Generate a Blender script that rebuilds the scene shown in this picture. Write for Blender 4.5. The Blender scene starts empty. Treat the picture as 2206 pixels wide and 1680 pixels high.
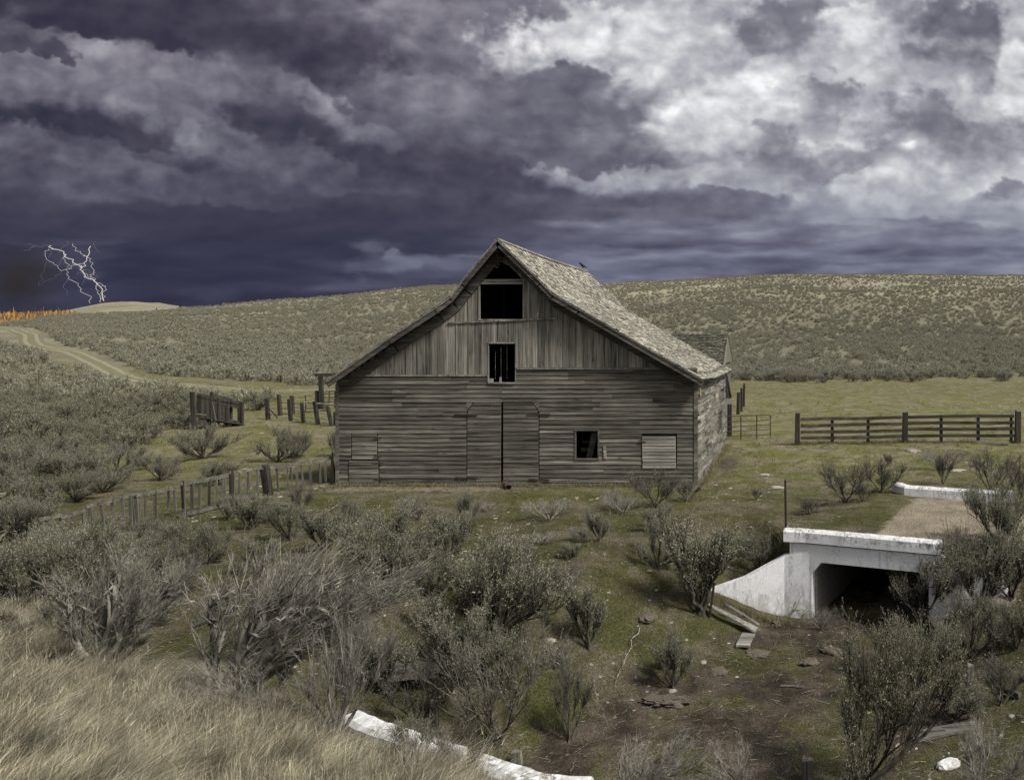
import bpy, math, random
import numpy as np
from mathutils import Vector
SC=bpy.context.scene
# ------------------------------------------------------------------ camera
cam_d=bpy.data.cameras.new('camera'); CAM=bpy.data.objects.new('camera',cam_d)
SC.collection.objects.link(CAM); SC.camera=CAM
CAM.location=(0,0,5); CAM.rotation_euler=(math.radians(90),0,0)
cam_d.sensor_width=36; cam_d.lens=28.8; cam_d.shift_x=-.28; cam_d.shift_y=-.05
cam_d.clip_start=.1; cam_d.clip_end=9000
# ------------------------------------------------------------------ light
SUN_DIR=Vector((.66,-.36,.80)).normalized()        # towards the bright part of the overcast
W=bpy.data.worlds.new('World'); SC.world=W; W.use_nodes=True
nt=W.node_tree; nt.nodes.clear()
sky=nt.nodes.new('ShaderNodeTexSky'); sky.sky_type='NISHITA'; sky.sun_disc=False
sky.sun_elevation=math.asin(SUN_DIR.z); sky.sun_rotation=math.atan2(SUN_DIR.x,SUN_DIR.y)
sky.air_density=1.0; sky.dust_density=4.0
hs=nt.nodes.new('ShaderNodeHueSaturation'); hs.inputs['Saturation'].default_value=.30
bg=nt.nodes.new('ShaderNodeBackground'); bg.inputs['Strength'].default_value=.105
wo=nt.nodes.new('ShaderNodeOutputWorld')
nt.links.new(sky.outputs[0],hs.inputs['Color']); nt.links.new(hs.outputs[0],bg.inputs[0]); nt.links.new(bg.outputs[0],wo.inputs[0])
sd=bpy.data.lights.new('sun','SUN'); sd.energy=4.0; sd.angle=math.radians(11); sd.color=(1,.965,.90)
SUN=bpy.data.objects.new('sun',sd); SC.collection.objects.link(SUN)
SUN.rotation_euler=SUN_DIR.to_track_quat('Z','Y').to_euler()
SC.view_settings.view_transform='Standard'; SC.view_settings.look='None'
SC.view_settings.exposure=0; SC.view_settings.gamma=1
SC.cycles.max_bounces=6; SC.cycles.diffuse_bounces=3; SC.cycles.transparent_max_bounces=8
# ------------------------------------------------------------------ numeric helpers

def vnoise(x,y,seed):
    xi=np.floor(x).astype(np.int64); yi=np.floor(y).astype(np.int64); fx=x-xi; fy=y-yi
    def g(a,b):
        h=(a*374761393+b*668265263+seed*2147483647)&0xffffffff
        h=((h^(h>>13))*1274126177)&0xffffffff; h=h^(h>>16)
        an=h*(2*np.pi/4294967296.0)
        return np.cos(an),np.sin(an)
    sx=fx*fx*fx*(fx*(fx*6-15)+10); sy=fy*fy*fy*(fy*(fy*6-15)+10)
    def d(a,b,u,v):
        c,s=g(a,b); return c*u+s*v
    n00=d(xi,yi,fx,fy); n10=d(xi+1,yi,fx-1,fy); n01=d(xi,yi+1,fx,fy-1); n11=d(xi+1,yi+1,fx-1,fy-1)
    a=n00+(n10-n00)*sx; b=n01+(n11-n01)*sx
    return (a+(b-a)*sy)*1.41
def fbm(x,y,seed,octs=5,gain=.5,lac=2.03):
    s=0;a=1;t=0
    for i in range(octs):
        s=s+a*vnoise(x,y,seed+i*17); t+=a; a*=gain; x=x*lac+13.7; y=y*lac-7.3
    return s/t
def bil(x,y,seed,octs=5):
    x=x+.15*vnoise(x*1.3,y*1.3,seed+91); y=y+.15*vnoise(x*1.3+9,y*1.3,seed+92)
    s=0;a=1;t=0
    for i in range(octs):
        s=s+a*(np.sqrt(vnoise(x,y,seed+i*13)**2+.03)*2.2-.72); t+=a; a*=.52; x=x*2.07+3.1; y=y*2.07+8.7
    return s/t
def sstep(a,b,x):
    t=np.clip((x-a)/(b-a),0,1); return t*t*(3-2*t)
# cx, cy, rx, ry, angle(deg, + = down to the right), L, softness, rough, opacity
SO=1.35
SKY=[
(330,175,380,105,12,124,.6,.4,1),(90,150,160,60,0,118,.6,.6,.9),(210,100,110,40,10,142,.7,.6,.8),
(520,230,140,70,30,122,.7,.6,.9),
(300,30,480,58,6,54,.35,.45,1),(620,95,290,62,18,58,.4,.4,1),(700,165,200,42,14,60,.5,.4,.95),(790,150,110,55,0,70,.6,.5,.8),
(780,20,200,48,10,106,.9,.5,.8),(960,50,170,70,10,118,.9,.6,.9),(880,15,80,35,0,140,.8,.8,.7),
(1040,90,90,55,20,114,.7,.7,.8),
(50,100,90,26,5,70,.35,.8,.95),(130,105,40,22,20,66,.3,.9,.95),(20,60,40,30,0,95,.6,.7,.6),
(130,262,300,36,5,52,.5,.4,1),(330,290,130,26,5,60,.5,.5,.9),
(950,225,190,75,10,122,.9,.5,.9),(1120,130,90,40,0,150,.8,.7,.8),
(620,260,190,60,18,72,.7,.5,.9),(760,320,280,48,14,58,.6,.45,.95),(1000,345,230,45,6,70,.7,.4,.8),
(690,222,95,20,27,158,.9,.5,.85),(760,255,90,16,20,135,.9,.5,.6),
(428,285,30,34,20,132,.6,1.1,.75),(405,250,60,40,20,112,.8,.8,.7),(460,300,50,20,0,96,.8,.8,.6),
(40,300,70,38,15,108,.7,.6,.8),(120,340,120,26,15,98,.8,.5,.7),(330,368,110,26,15,104,.8,.5,.8),(560,350,80,24,10,104,.8,.6,.7),
(690,355,60,38,20,102,.8,.7,.7),(250,412,170,22,5,94,.9,.5,.7),(490,437,110,12,3,86,.9,.5,.6),(780,400,200,20,5,86,.9,.5,.6),
(1280,100,190,85,5,214,.55,.7,1),(1430,60,150,60,0,205,.7,.7,.9),
(1170,215,150,72,8,98,.5,.55,.95),(1070,200,80,50,0,116,.7,.6,.7),(1310,270,120,52,5,112,.5,.6,.9),(1200,290,160,40,5,94,.7,.5,.8),(1260,345,200,28,3,90,.45,.45,.95),
(1060,300,120,12,3,110,.9,.5,.6),(1340,300,60,14,0,130,.8,.6,.6),
(1000,400,260,34,4,62,.9,.4,.8),
(1290,385,150,20,4,150,.6,.6,.85),(1420,395,150,28,5,160,.6,.7,.85),(1560,385,130,30,0,185,.7,.7,.7),
(1350,430,280,20,3,80,.6,.45,.9),(1290,478,115,10,2,135,.8,.6,.8),
(1620,190,130,70,0,216,.7,.7,.95),(1480,250,60,60,30,210,.7,.8,.8),(1480,225,14,18,0,238,.7,.8,.8),(1660,180,40,14,10,240,.6,.9,.8),(1560,250,100,70,0,222,.9,.7,.7),
(1560,50,70,40,0,160,.8,.7,.7),(1690,55,75,62,10,116,.75,.7,.95),(1620,90,45,30,0,122,.6,.7,.8),(1740,30,60,60,0,125,.6,.7,.8),
(1830,45,62,40,0,226,.5,.9,.95),(1870,110,80,40,0,205,.8,.8,.7),
(1960,35,60,45,20,140,.6,.8,.8),(2090,70,120,75,10,104,.75,.7,.97),(2010,130,60,50,0,125,.6,.7,.8),(2115,165,55,38,50,122,.8,.8,.9),(2060,20,50,40,0,120,.6,.7,.7),
(2190,180,34,170,0,205,.6,.6,.9),(1990,165,60,40,0,180,.8,.7,.6),
(1800,205,62,42,20,132,.5,.8,.9),(1740,250,50,30,0,165,.7,.8,.7),(1850,290,50,60,0,222,.6,.9,.8),
(2020,275,130,52,10,126,.75,.7,.95),(1960,230,60,30,0,135,.6,.8,.7),(2150,290,90,40,0,140,.7,.7,.8),
(1680,320,80,50,10,142,.6,.7,.85),(1780,375,140,52,8,122,.8,.6,.95),(1850,330,90,30,0,140,.7,.7,.7),(1950,325,34,18,20,215,.5,.9,.8),
(1640,400,120,40,0,150,.7,.7,.7),(1880,400,70,44,0,190,.5,.8,.8),(2030,420,150,50,0,172,.7,.7,.7),(2110,395,60,24,0,198,.6,.9,.7),
(1600,440,130,26,4,108,.6,.6,.9),(1500,470,230,22,3,92,.6,.5,.9),(1760,470,70,20,0,160,.7,.7,.6),(1930,490,140,22,-3,118,.7,.6,.8),(2160,420,60,18,0,120,.6,.6,.8),
(1650,505,260,10,-3,128,.8,.5,.8),(1480,525,330,14,1,86,.6,.4,.9),(1870,485,80,12,0,155,.7,.7,.7),(2130,480,90,30,0,140,.8,.6,.5),
(1800,530,300,12,-3,112,.8,.5,.8),(1420,555,170,9,2,122,.8,.5,.8),(2000,545,260,14,0,92,.7,.4,.9),(1750,565,360,14,-2,86,.7,.4,.9),(1900,575,200,6,0,112,.9,.5,.6),(1450,590,220,12,0,92,.8,.4,.7),
(820,556,62,38,15,80,.6,.9,.85),(815,535,46,14,0,92,.7,1.,.7),(862,560,14,24,-35,116,.6,1.1,.8),(892,578,26,9,10,112,.6,1.,.7),(840,580,34,14,10,64,.6,.7,.7),
(960,575,140,16,3,100,.7,.5,.8),(1010,560,60,8,0,120,.8,.6,.5),(800,612,220,14,-3,84,.9,.4,.7),(700,560,130,18,5,64,.8,.4,.6),(445,640,60,18,0,74,.9,.5,.5),
(560,150,90,34,25,92,.8,.8,.7),(240,190,110,34,10,126,.9,.8,.7),(420,150,90,30,10,124,.9,.8,.7),(600,330,110,22,10,82,.9,.7,.6),(880,300,120,24,5,92,.9,.7,.6),(930,170,80,22,10,128,.9,.8,.6),(1100,260,90,18,5,104,.9,.7,.6),(1230,180,60,20,0,112,.8,.8,.6),(1180,255,70,16,0,90,.8,.7,.6),(180,330,120,20,10,84,.9,.7,.6),(540,400,160,14,4,78,.9,.6,.6),
(1500,505,120,9,0,120,.8,.8,.7),(1350,505,120,8,0,96,.8,.7,.6),(1620,480,100,10,-4,138,.8,.8,.7),(1740,500,90,12,-4,96,.8,.8,.7),(1580,540,130,9,-2,112,.8,.8,.7),(1900,520,120,9,-4,132,.8,.8,.7),(2080,500,110,14,0,104,.8,.8,.7),(2050,560,140,7,0,114,.8,.7,.7),(1640,585,160,7,-2,100,.8,.7,.7),(1850,600,160,6,0,84,.8,.6,.7),(2130,535,80,8,0,122,.8,.7,.6),
(150,545,110,34,0,66,.8,.6,.8),(175,570,50,40,0,72,.8,.8,.6),(140,524,110,6,0,74,.7,.6,.6),
]
def sky_rgb(X,Y):
    """X, Y in 2206-wide picture units of the sky plane"""
    low=sstep(385,560,Y)
    def nf(ax,ay,st,seed,o,g=.5,ox=0,oy=0):
        return fbm((X+ox)/ax,(Y+oy)/ay,seed,o,g)*(1-low)+fbm((X+ox)/(ax*(1+(st-1)*.6)),(Y+oy*.5)/(ay*.72),seed+5000,o,g)*low
    wx=nf(170,120,2.4,5,5)*70+nf(45,36,2,9,4)*18
    wy=(nf(170,120,2.4,31,5)*52+nf(45,36,2,41,4)*15)*(1-.62*low)
    x=X+wx; y=Y+wy
    edge=nf(80,62,2.4,77,5,.52)
    edge2=nf(28,24,2.2,177,4,.52)
    t=.30*sstep(760,1150,x-.3*(y-100))*(1-sstep(260,400,y))+.70*sstep(1000,1560,x-0.45*(y-100))+.30*sstep(260,400,y)*sstep(1000,1560,x-.45*(y-100))
    L=70+12*fbm(X/240,Y/130,611,4)+t*116
    L=L*(1-low)+(56+sstep(800,1500,x)*68)*low
    L=L-5*sstep(380,500,y)*(1-sstep(700,1200,x))
    for cx,cy,rx,ry,an,Lv,so,ro,op in SKY:
        c,s=np.cos(np.radians(an)),np.sin(np.radians(an))
        dx=x-cx;dy=y-cy
        a=(dx*c+dy*s)/rx;b=(-dx*s+dy*c)/ry
        ok=(np.abs(a)<2.6)&(np.abs(b)<2.6)
        so=so*SO;d=np.sqrt(a[ok]**2+b[ok]**2)+ro*(1.05*edge[ok]+.62*edge2[ok])
        up=sstep(-.5,.5,b[ok]) if Lv>95 else sstep(.5,-.5,b[ok])
        m=(1-sstep(1-so*(.45+.75*up),1+so*(.3+.65*up),d))*op
        L[ok]=L[ok]*(1-m)+Lv*m
    det=nf(64,48,2.6,301,7,.5)
    det2=nf(200,110,2.2,331,4)
    rid=1-np.abs(nf(120,80,2.4,401,6,.5))*2.6
    amp=.17+.08*sstep(90,180,L)
    rel=np.abs(nf(150,95,3.2,501,3,.45,12,20))-np.abs(nf(150,95,3.2,501,3,.45))
    amp=amp*(1-.5*low*(1-sstep(700,1200,X)))+.04*low*sstep(800,1400,X)
    pf=(bil(X/95,Y/66,701)*(1-low)+bil(X/(190),Y/46,751)*low*sstep(600,1200,X))
    L=L+(6+.03*L)*(1-sstep(90,130,L))
    L=L*(1+.20*pf*(.6+.5*sstep(60,120,L))+.7*amp*det+(.22+.3*low*sstep(700,1200,X))*rel+.16*det2+.05*(rid-.4))
    L=np.clip(L*(1.0),28,250)
    # tint by value and place
    k=np.array([28,50,80,115,160,210,250.])
    r=np.interp(L,k,[26,46,77,112,158,209,250]);g=np.interp(L,k,[26,46,75,111,159,210,250]);b=np.interp(L,k,[35,62,90,124,168,214,252])
    # the bottom of the cloud deck is bluer, the top more purple-grey
    q=sstep(300,600,Y)
    b=b*(1+.05*q*(1-sstep(120,200,L)))
    r=r*(1-.03*q)
    g=g*(1-.0*q)
    p=(1-sstep(100,330,Y))*(1-sstep(900,1300,X))
    r=r*(1+.02*p)
    # brownish smoke pall over the grass fire
    sm=np.exp(-(((X-40)/62)**2+((Y-600)/62)**2)**1.5)*.45
    r=r*(1-sm)+46*sm;g=g*(1-sm)+43*sm;b=b*(1-sm)+48*sm
    rgb=np.stack([r,g,b],-1)/255
    return np.where(rgb<.04045,rgb/12.92,((rgb+.055)/1.055)**2.4)
# ------------------------------------------------------------------ mesh helpers
def link(o,parent=None):
    SC.collection.objects.link(o)
    if parent is not None: o.parent=parent
    return o
def tag(o,label=None,cat=None,group=None,kind=None):
    if label: o['label']=label
    if cat: o['category']=cat
    if group: o['group']=group
    if kind: o['kind']=kind
    return o
def wloc(o):
    v=Vector((0,0,0))
    while o is not None: v=v+o.location; o=o.parent
    return v
def empty(name,loc,label,cat,group=None):
    o=bpy.data.objects.new(name,None); o.empty_display_size=.2; link(o); o.location=loc
    return tag(o,label,cat,group)
def np_mesh(name,V,F,mats=(),smooth=False,mi=None):
    """V (n,3); F (m,3) or (m,4) int array"""
    me=bpy.data.meshes.new(name); V=np.asarray(V,np.float32); F=np.asarray(F,np.int32)
    me.vertices.add(len(V)); me.vertices.foreach_set('co',V.ravel())
    k=F.shape[1]; me.loops.add(F.size); me.loops.foreach_set('vertex_index',F.ravel())
    me.polygons.add(len(F)); me.polygons.foreach_set('loop_start',np.arange(0,F.size,k,dtype=np.int32))
    if smooth: me.polygons.foreach_set('use_smooth',np.ones(len(F),bool))
    if mi is not None: me.polygons.foreach_set('material_index',np.asarray(mi,np.int32))
    for m in mats: me.materials.append(m)
    me.update(calc_edges=True); return me
class MB:
    def __init__(s): s.v=[]; s.f=[]
    def hexa(s,p):
        b=len(s.v); s.v+= [tuple(q) for q in p]
        for f in ((3,2,1,0),(4,5,6,7),(0,1,5,4),(1,2,6,5),(2,3,7,6),(3,0,4,7)): s.f.append(tuple(b+i for i in f))
    def box(s,x0,x1,y0,y1,z0,z1):
        s.hexa([(x0,y0,z0),(x1,y0,z0),(x1,y1,z0),(x0,y1,z0),(x0,y0,z1),(x1,y0,z1),(x1,y1,z1),(x0,y1,z1)])
    def bar(s,a,b,w,h,up=(0,0,1),w2=None,h2=None):
        a=Vector(a); b=Vector(b); d=(b-a).normalized(); u=Vector(up); r=d.cross(u)
        if r.length<1e-4: r=d.cross(Vector((0,1,0)))
        r.normalize(); u=r.cross(d).normalized(); w2=w if w2 is None else w2; h2=h if h2 is None else h2
        P=[]
        for c,ww,hh in ((a,w,h),(b,w2,h2)):
            P.append([c-r*ww/2-u*hh/2,c+r*ww/2-u*hh/2,c+r*ww/2+u*hh/2,c-r*ww/2+u*hh/2])
        s.hexa(P[0]+P[1])
    def tube(s,path,rad,n=6,cap=True,flat=1.0):
        path=[Vector(p) for p in path]; m=len(path)
        if not hasattr(rad,'__len__'): rad=[rad]*m
        b=len(s.v); pr=None
        for i,p in enumerate(path):
            d=(path[min(i+1,m-1)]-path[max(i-1,0)]).normalized()
            r=d.cross(Vector((0,0,1))) if pr is None else pr-d*pr.dot(d)
            if r.length<1e-3: r=d.cross(Vector((0,1,0)))
            r.normalize(); pr=r; u=r.cross(d)
            for k in range(n):
                a=2*math.pi*k/n; s.v.append(tuple(p+(r*math.cos(a)+u*math.sin(a)*flat)*rad[i]))
        for i in range(m-1):
            for k in range(n):
                k2=(k+1)%n; s.f.append((b+i*n+k,b+i*n+k2,b+(i+1)*n+k2,b+(i+1)*n+k))
        if cap:
            s.f.append(tuple(b+k for k in reversed(range(n)))); s.f.append(tuple(b+(m-1)*n+k for k in range(n)))
    def prism(s,poly,y0,y1):
        """poly of (x,z) extruded along y"""
        n=len(poly); b=len(s.v); s.v+=[(x,y0,z) for x,z in poly]+[(x,y1,z) for x,z in poly]
        s.f.append(tuple(b+i for i in range(n))); s.f.append(tuple(b+n+i for i in reversed(range(n))))
        for i in range(n):
            j=(i+1)%n; s.f.append((b+i,b+n+i,b+n+j,b+j))
    def mesh(s,name,mat,origin=Vector((0,0,0)),smooth=False):
        me=bpy.data.meshes.new(name); o=origin
        me.from_pydata([(x-o[0],y-o[1],z-o[2]) for x,y,z in s.v],[],s.f)
        if mat: me.materials.append(mat)
        if smooth:
            for p in me.polygons: p.use_smooth=True
        me.update(); return me
    def build(s,name,mat,parent=None,loc=None,smooth=False):
        org=wloc(parent) if parent is not None else Vector((0,0,0))
        l=Vector(loc) if loc is not None else org
        o=bpy.data.objects.new(name,s.mesh(name,mat,l,smooth)); link(o,parent); o.location=l-org
        return o
def copy_tree(o,parent=None):
    c=o.copy(); SC.collection.objects.link(c); c.parent=parent
    for ch in [k for k in o.children]: copy_tree(ch,c)
    return c
# ------------------------------------------------------------------ materials
class NT:
    def __init__(s,name,rough=.9,spec=.2):
        s.m=bpy.data.materials.new(name); s.m.use_nodes=True; s.t=s.m.node_tree; s.n=s.t.nodes
        s.b=s.n['Principled BSDF']; s.b.inputs['Roughness'].default_value=rough; s.b.inputs['Specular IOR Level'].default_value=spec
    def put(s,sock,v):
        if isinstance(v,bpy.types.NodeSocket): s.t.links.new(v,sock)
        elif v is not None:
            if hasattr(sock.default_value,'__len__') and hasattr(v,'__len__') and len(v)==3 and len(sock.default_value)==4: v=(*v,1)
            sock.default_value=v
    def node(s,t,**k):
        n=s.n.new(t)
        for a,b in k.items(): setattr(n,a,b)
        return n
    def coord(s,which='Object'): return s.node('ShaderNodeTexCoord').outputs[which]
    def pos(s): return s.node('ShaderNodeNewGeometry').outputs['Position']
    def isl(s): return s.node('ShaderNodeNewGeometry').outputs['Random Per Island']
    def orand(s): return s.node('ShaderNodeObjectInfo').outputs['Random']
    def attr(s,name,o='Fac'): return s.node('ShaderNodeAttribute',attribute_name=name).outputs[o]
    def vmul(s,v,k):
        n=s.node('ShaderNodeVectorMath',operation='MULTIPLY'); s.put(n.inputs[0],v); s.put(n.inputs[1],k); return n.outputs[0]
    def vadd(s,v,k):
        n=s.node('ShaderNodeVectorMath',operation='ADD'); s.put(n.inputs[0],v); s.put(n.inputs[1],k); return n.outputs[0]
    def noise(s,v,scale,det=4,rough=.55,dist=0):
        n=s.node('ShaderNodeTexNoise'); s.put(n.inputs['Vector'],v); s.put(n.inputs['Scale'],scale); n.inputs['Detail'].default_value=det
        n.inputs['Roughness'].default_value=rough; n.inputs['Distortion'].default_value=dist; return n.outputs['Fac']
    def vor(s,v,scale,feat='F1'):
        n=s.node('ShaderNodeTexVoronoi',feature=feat); s.put(n.inputs['Vector'],v); n.inputs['Scale'].default_value=scale; return n.outputs['Distance']
    def math(s,op,a,b=None,clamp=False):
        n=s.node('ShaderNodeMath',operation=op,use_clamp=clamp); s.put(n.inputs[0],a)
        if b is not None: s.put(n.inputs[1],b)
        return n.outputs[0]
    def ramp(s,f,a,b,lo=0.,hi=1.):
        n=s.node('ShaderNodeMapRange',interpolation_type='SMOOTHSTEP'); s.put(n.inputs[0],f)
        for i,v in zip((1,2,3,4),(a,b,lo,hi)): n.inputs[i].default_value=v
        return n.outputs[0]
    def mix(s,f,a,b,mode='MIX'):
        n=s.node('ShaderNodeMix',data_type='RGBA',blend_type=mode); s.put(n.inputs[0],f); s.put(n.inputs[6],a); s.put(n.inputs[7],b); return n.outputs[2]
    def mul(s,c,f):   # colour times scalar
        n=s.node('ShaderNodeVectorMath',operation='SCALE'); s.put(n.inputs[0],c); s.put(n.inputs['Scale'],f); return n.outputs[0]
    def bump(s,h,dist,strength=1.):
        n=s.node('ShaderNodeBump'); s.put(n.inputs['Height'],h); n.inputs['Distance'].default_value=dist; n.inputs['Strength'].default_value=strength
        s.t.links.new(n.outputs[0],s.b.inputs['Normal'])
    def color(s,c): s.put(s.b.inputs['Base Color'],c); return s.m
def wood_mat(name,axis,dark,base,light,vary=.45,fine=1.0,patch=.5,moss=0):
    n=NT(name,.88,.15); k=n.isl(); p=n.coord('Object')
    off=n.node('ShaderNodeCombineXYZ'); n.put(off.inputs[0],n.math('MULTIPLY',k,37.)); n.put(off.inputs[1],n.math('MULTIPLY',k,91.)); n.put(off.inputs[2],n.math('MULTIPLY',k,53.))
    q=n.vadd(p,off.outputs[0])
    st={'X':(.7,26,26),'Y':(26,.7,26),'Z':(26,26,.7),'N':(9,9,9)}[axis]
    g=n.noise(n.vmul(q,tuple(c*fine for c in st)),1.,5,.62,.35)
    g2=n.noise(n.vmul(q,tuple(c*.22 for c in st)),1.,3,.5,.6)
    big=n.noise(p,.55,4,.6); kn=n.ramp(n.vor(n.vmul(q,{'X':(1.2,6,6),'Y':(6,1.2,6),'Z':(6,6,1.2),'N':(4,4,4)}[axis]),1.),.05,.16)
    f=n.math('ADD',n.math('MULTIPLY',g,.9),n.math('MULTIPLY',g2,.6)); f=n.math('SUBTRACT',f,.25)
    c=n.mix(n.ramp(f,.30,.52),dark,base); c=n.mix(n.ramp(f,.50,.80),c,light)
    c=n.mul(c,n.math('ADD',1-vary/2,n.math('MULTIPLY',k,vary)))
    c=n.mul(c,n.ramp(big,.25,.75,1-patch*.5,1+patch*.5)); c=n.mix(kn,n.mul(c,.35),c)
    if moss: c=n.mix(n.ramp(n.noise(p,2.2,5,.7),.60,.70,0,moss),c,(.12,.13,.04))
    n.bump(n.math('ADD',g,n.math('MULTIPLY',g2,.6)),.012,.8)
    return n.color(c)
M={}
M['siding']=wood_mat('weathered_siding','X',(.020,.018,.015),(.100,.091,.076),(.27,.25,.21),.6,1.5)
M['board_v']=wood_mat('weathered_vertical_board','Z',(.045,.042,.036),(.165,.154,.132),(.37,.35,.30),.7,1.4)
M['trim']=wood_mat('dark_trim_wood','X',(.025,.023,.020),(.070,.065,.056),(.16,.15,.13),.3)
M['pale']=wood_mat('pale_grey_board','X',(.05,.046,.04),(.20,.19,.165),(.44,.42,.37),.5,1.3)
M['side']=wood_mat('weathered_side_siding','Y',(.03,.027,.023),(.125,.116,.098),(.36,.34,.29),.6,1.2,.7)
M['shingle']=wood_mat('weathered_shingle','N',(.05,.046,.038),(.27,.255,.21),(.55,.52,.43),.9,1,.5,.25)
M['shed_roof']=wood_mat('mossy_shed_shingle','N',(.022,.020,.015),(.07,.067,.05),(.19,.18,.145),.9,1,.6,.5)
M['fence_h']=wood_mat('grey_fence_rail','X',(.04,.037,.032),(.12,.113,.098),(.26,.25,.22),.4)
M['fence_v']=wood_mat('grey_fence_post','Z',(.04,.037,.032),(.12,.113,.098),(.26,.25,.22),.4)
M['post']=wood_mat('dark_post_wood','Z',(.012,.011,.009),(.038,.034,.028),(.10,.09,.075),.3)
M['rail_d']=wood_mat('dark_rail_wood','X',(.014,.013,.011),(.045,.041,.034),(.12,.11,.095),.3)
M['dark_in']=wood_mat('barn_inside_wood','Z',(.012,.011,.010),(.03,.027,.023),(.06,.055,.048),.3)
def mat_metal():
    n=NT('rusty_iron',.75,.3); n.b.inputs['Metallic'].default_value=.3; f=n.noise(n.coord(),14,5,.65)
    return n.color(n.mix(n.ramp(f,.4,.65),(.030,.026,.024),(.085,.048,.032)))
M['iron']=mat_metal()
def mat_rust():
    n=NT('rusty_pipe_metal',.85,.2); f=n.noise(n.coord(),12,5,.65); return n.color(n.mix(n.ramp(f,.35,.65),(.035,.022,.018),(.09,.052,.038)))
M['rust']=mat_rust()
def mat_concrete():
    n=NT('white_painted_concrete',.85,.2); p=n.coord('Object'); c=n.mix(n.noise(p,2.2,4,.6),(.70,.70,.72),(.86,.86,.87))
    c=n.mul(c,n.ramp(n.noise(p,26,4,.6),.2,.8,.86,1.08)); zz=n.node('ShaderNodeSeparateXYZ'); n.put(zz.inputs[0],n.pos()); mo=n.math('MULTIPLY',n.ramp(n.noise(n.vmul(p,(14,14,6)),1.,5,.75),.47,.56),n.ramp(n.noise(n.vmul(p,(1.1,1.1,3.)),1.,3,.6),.44,.58)); mo=n.math('MULTIPLY',mo,n.ramp(zz.outputs[2],.10,.24)); c=n.mix(n.math('MULTIPLY',mo,.85),c,(.085,.082,.06))
    up=n.node('ShaderNodeSeparateXYZ'); n.put(up.inputs[0],n.node('ShaderNodeNewGeometry').outputs['Normal'])
    flat=n.ramp(up.outputs[2],.5,.9)
    streak=n.noise(n.vmul(p,(9,9,1.1)),1.,5,.7,.2); blot=n.noise(p,1.7,4,.6)
    s=n.math('MULTIPLY',n.ramp(streak,.50,.62),n.ramp(blot,.42,.56)); c=n.mix(n.math('MULTIPLY',s,.38),c,(.13,.125,.11))
    chip=n.ramp(n.noise(p,17,6,.75),.60,.66); chip=n.math('MULTIPLY',chip,n.ramp(n.noise(p,3.1,3,.5),.45,.6)); c=n.mix(n.math('MULTIPLY',chip,.85),c,(.13,.125,.11))
    d=n.math('MULTIPLY',flat,n.ramp(n.noise(p,6,5,.7),.4,.62)); c=n.mix(n.math('MULTIPLY',d,.6),c,(.33,.315,.285))
    # earth splashed up the foot of the wall
    z=n.node('ShaderNodeSeparateXYZ'); n.put(z.inputs[0],n.pos()); foot=n.math('MULTIPLY',n.ramp(z.outputs[2],-.75,-1.75),n.ramp(n.noise(p,5,4,.6),.3,.7)); c=n.mix(n.math('MULTIPLY',foot,.6),c,(.22,.19,.155))
    cr=n.vor(n.vadd(p,n.mul(n.node('ShaderNodeTexNoise').outputs['Color'],.3)),1.3,'DISTANCE_TO_EDGE'); c=n.mix(n.ramp(cr,.0,.009,.3,0),c,(.12,.11,.10))
    n.bump(n.noise(p,30,5,.7),.01,.6); return n.color(c)
M['conc']=mat_concrete()
def mat_formed():
    n=NT('board_formed_concrete',.9,.15); p=n.coord('Object'); z=n.node('ShaderNodeSeparateXYZ'); n.put(z.inputs[0],p)
    w=n.math('FRACT',n.math('MULTIPLY',z.outputs[2],6.)); c=n.mix(n.noise(p,4,4,.6),(.20,.19,.17),(.34,.325,.29)); c=n.mix(n.ramp(w,.0,.1,.75,0),c,(.06,.055,.05)); n.bump(w,.01,.4); return n.color(c)
M['formed']=mat_formed()
def mat_bark(name,a,b):
    n=NT(name,.95,.1); p=n.coord(); f=n.noise(n.vmul(p,(16,16,4)),1.,4,.6); c=n.mix(n.ramp(f,.35,.68),a,b); c=n.mul(c,n.ramp(n.orand(),0,1,.8,1.2)); return n.color(c)
M['bark']=mat_bark('sagebrush_bark',(.022,.019,.016),(.10,.088,.074))
M['dead']=mat_bark('dead_sagebrush_wood',(.085,.076,.064),(.36,.335,.285))
M['twig']=mat_bark('grey_twig_bark',(.045,.040,.032),(.15,.138,.112))
def mat_leaf(name,a,b,tr=.25,clump=0):
    n=NT(name,.85,.12); k=n.isl(); c=n.mix(k,a,b)
    if clump: c=n.mul(c,n.ramp(n.noise(n.pos(),clump,4,.6),.34,.66,.32,1.4)); c=n.mul(c,n.ramp(n.orand(),0,1,.78,1.18))
    n.b.inputs['Roughness'].default_value=.9; n.color(c)
    t=n.node('ShaderNodeBsdfTranslucent'); n.put(t.inputs[0],c); mx=n.node('ShaderNodeMixShader'); mx.inputs[0].default_value=tr
    n.t.links.new(n.b.outputs[0],mx.inputs[1]); n.t.links.new(t.outputs[0],mx.inputs[2]); n.t.links.new(mx.outputs[0],n.n['Material Output'].inputs[0]); return n.m
M['leaf']=mat_leaf('sagebrush_leaf',(.075,.074,.046),(.50,.48,.36),.3)
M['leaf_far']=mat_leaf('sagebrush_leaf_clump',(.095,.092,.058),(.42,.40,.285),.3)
M['leaf_hill']=mat_leaf('hill_sagebrush_leaf',(.15,.143,.103),(.46,.44,.335),.3)  # paler leaf copy, with the stronger light on the hills put into its colour
M['leaf_gold']=mat_leaf('sagebrush_leaf_tan_tips',(.10,.095,.058),(.36,.325,.22))
M['straw']=mat_leaf('dry_grass_straw',(.15,.135,.09),(.80,.73,.54),.25,2.6)
M['sgrass']=mat_leaf('short_green_grass',(.045,.055,.014),(.17,.155,.07),.2)
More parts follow.
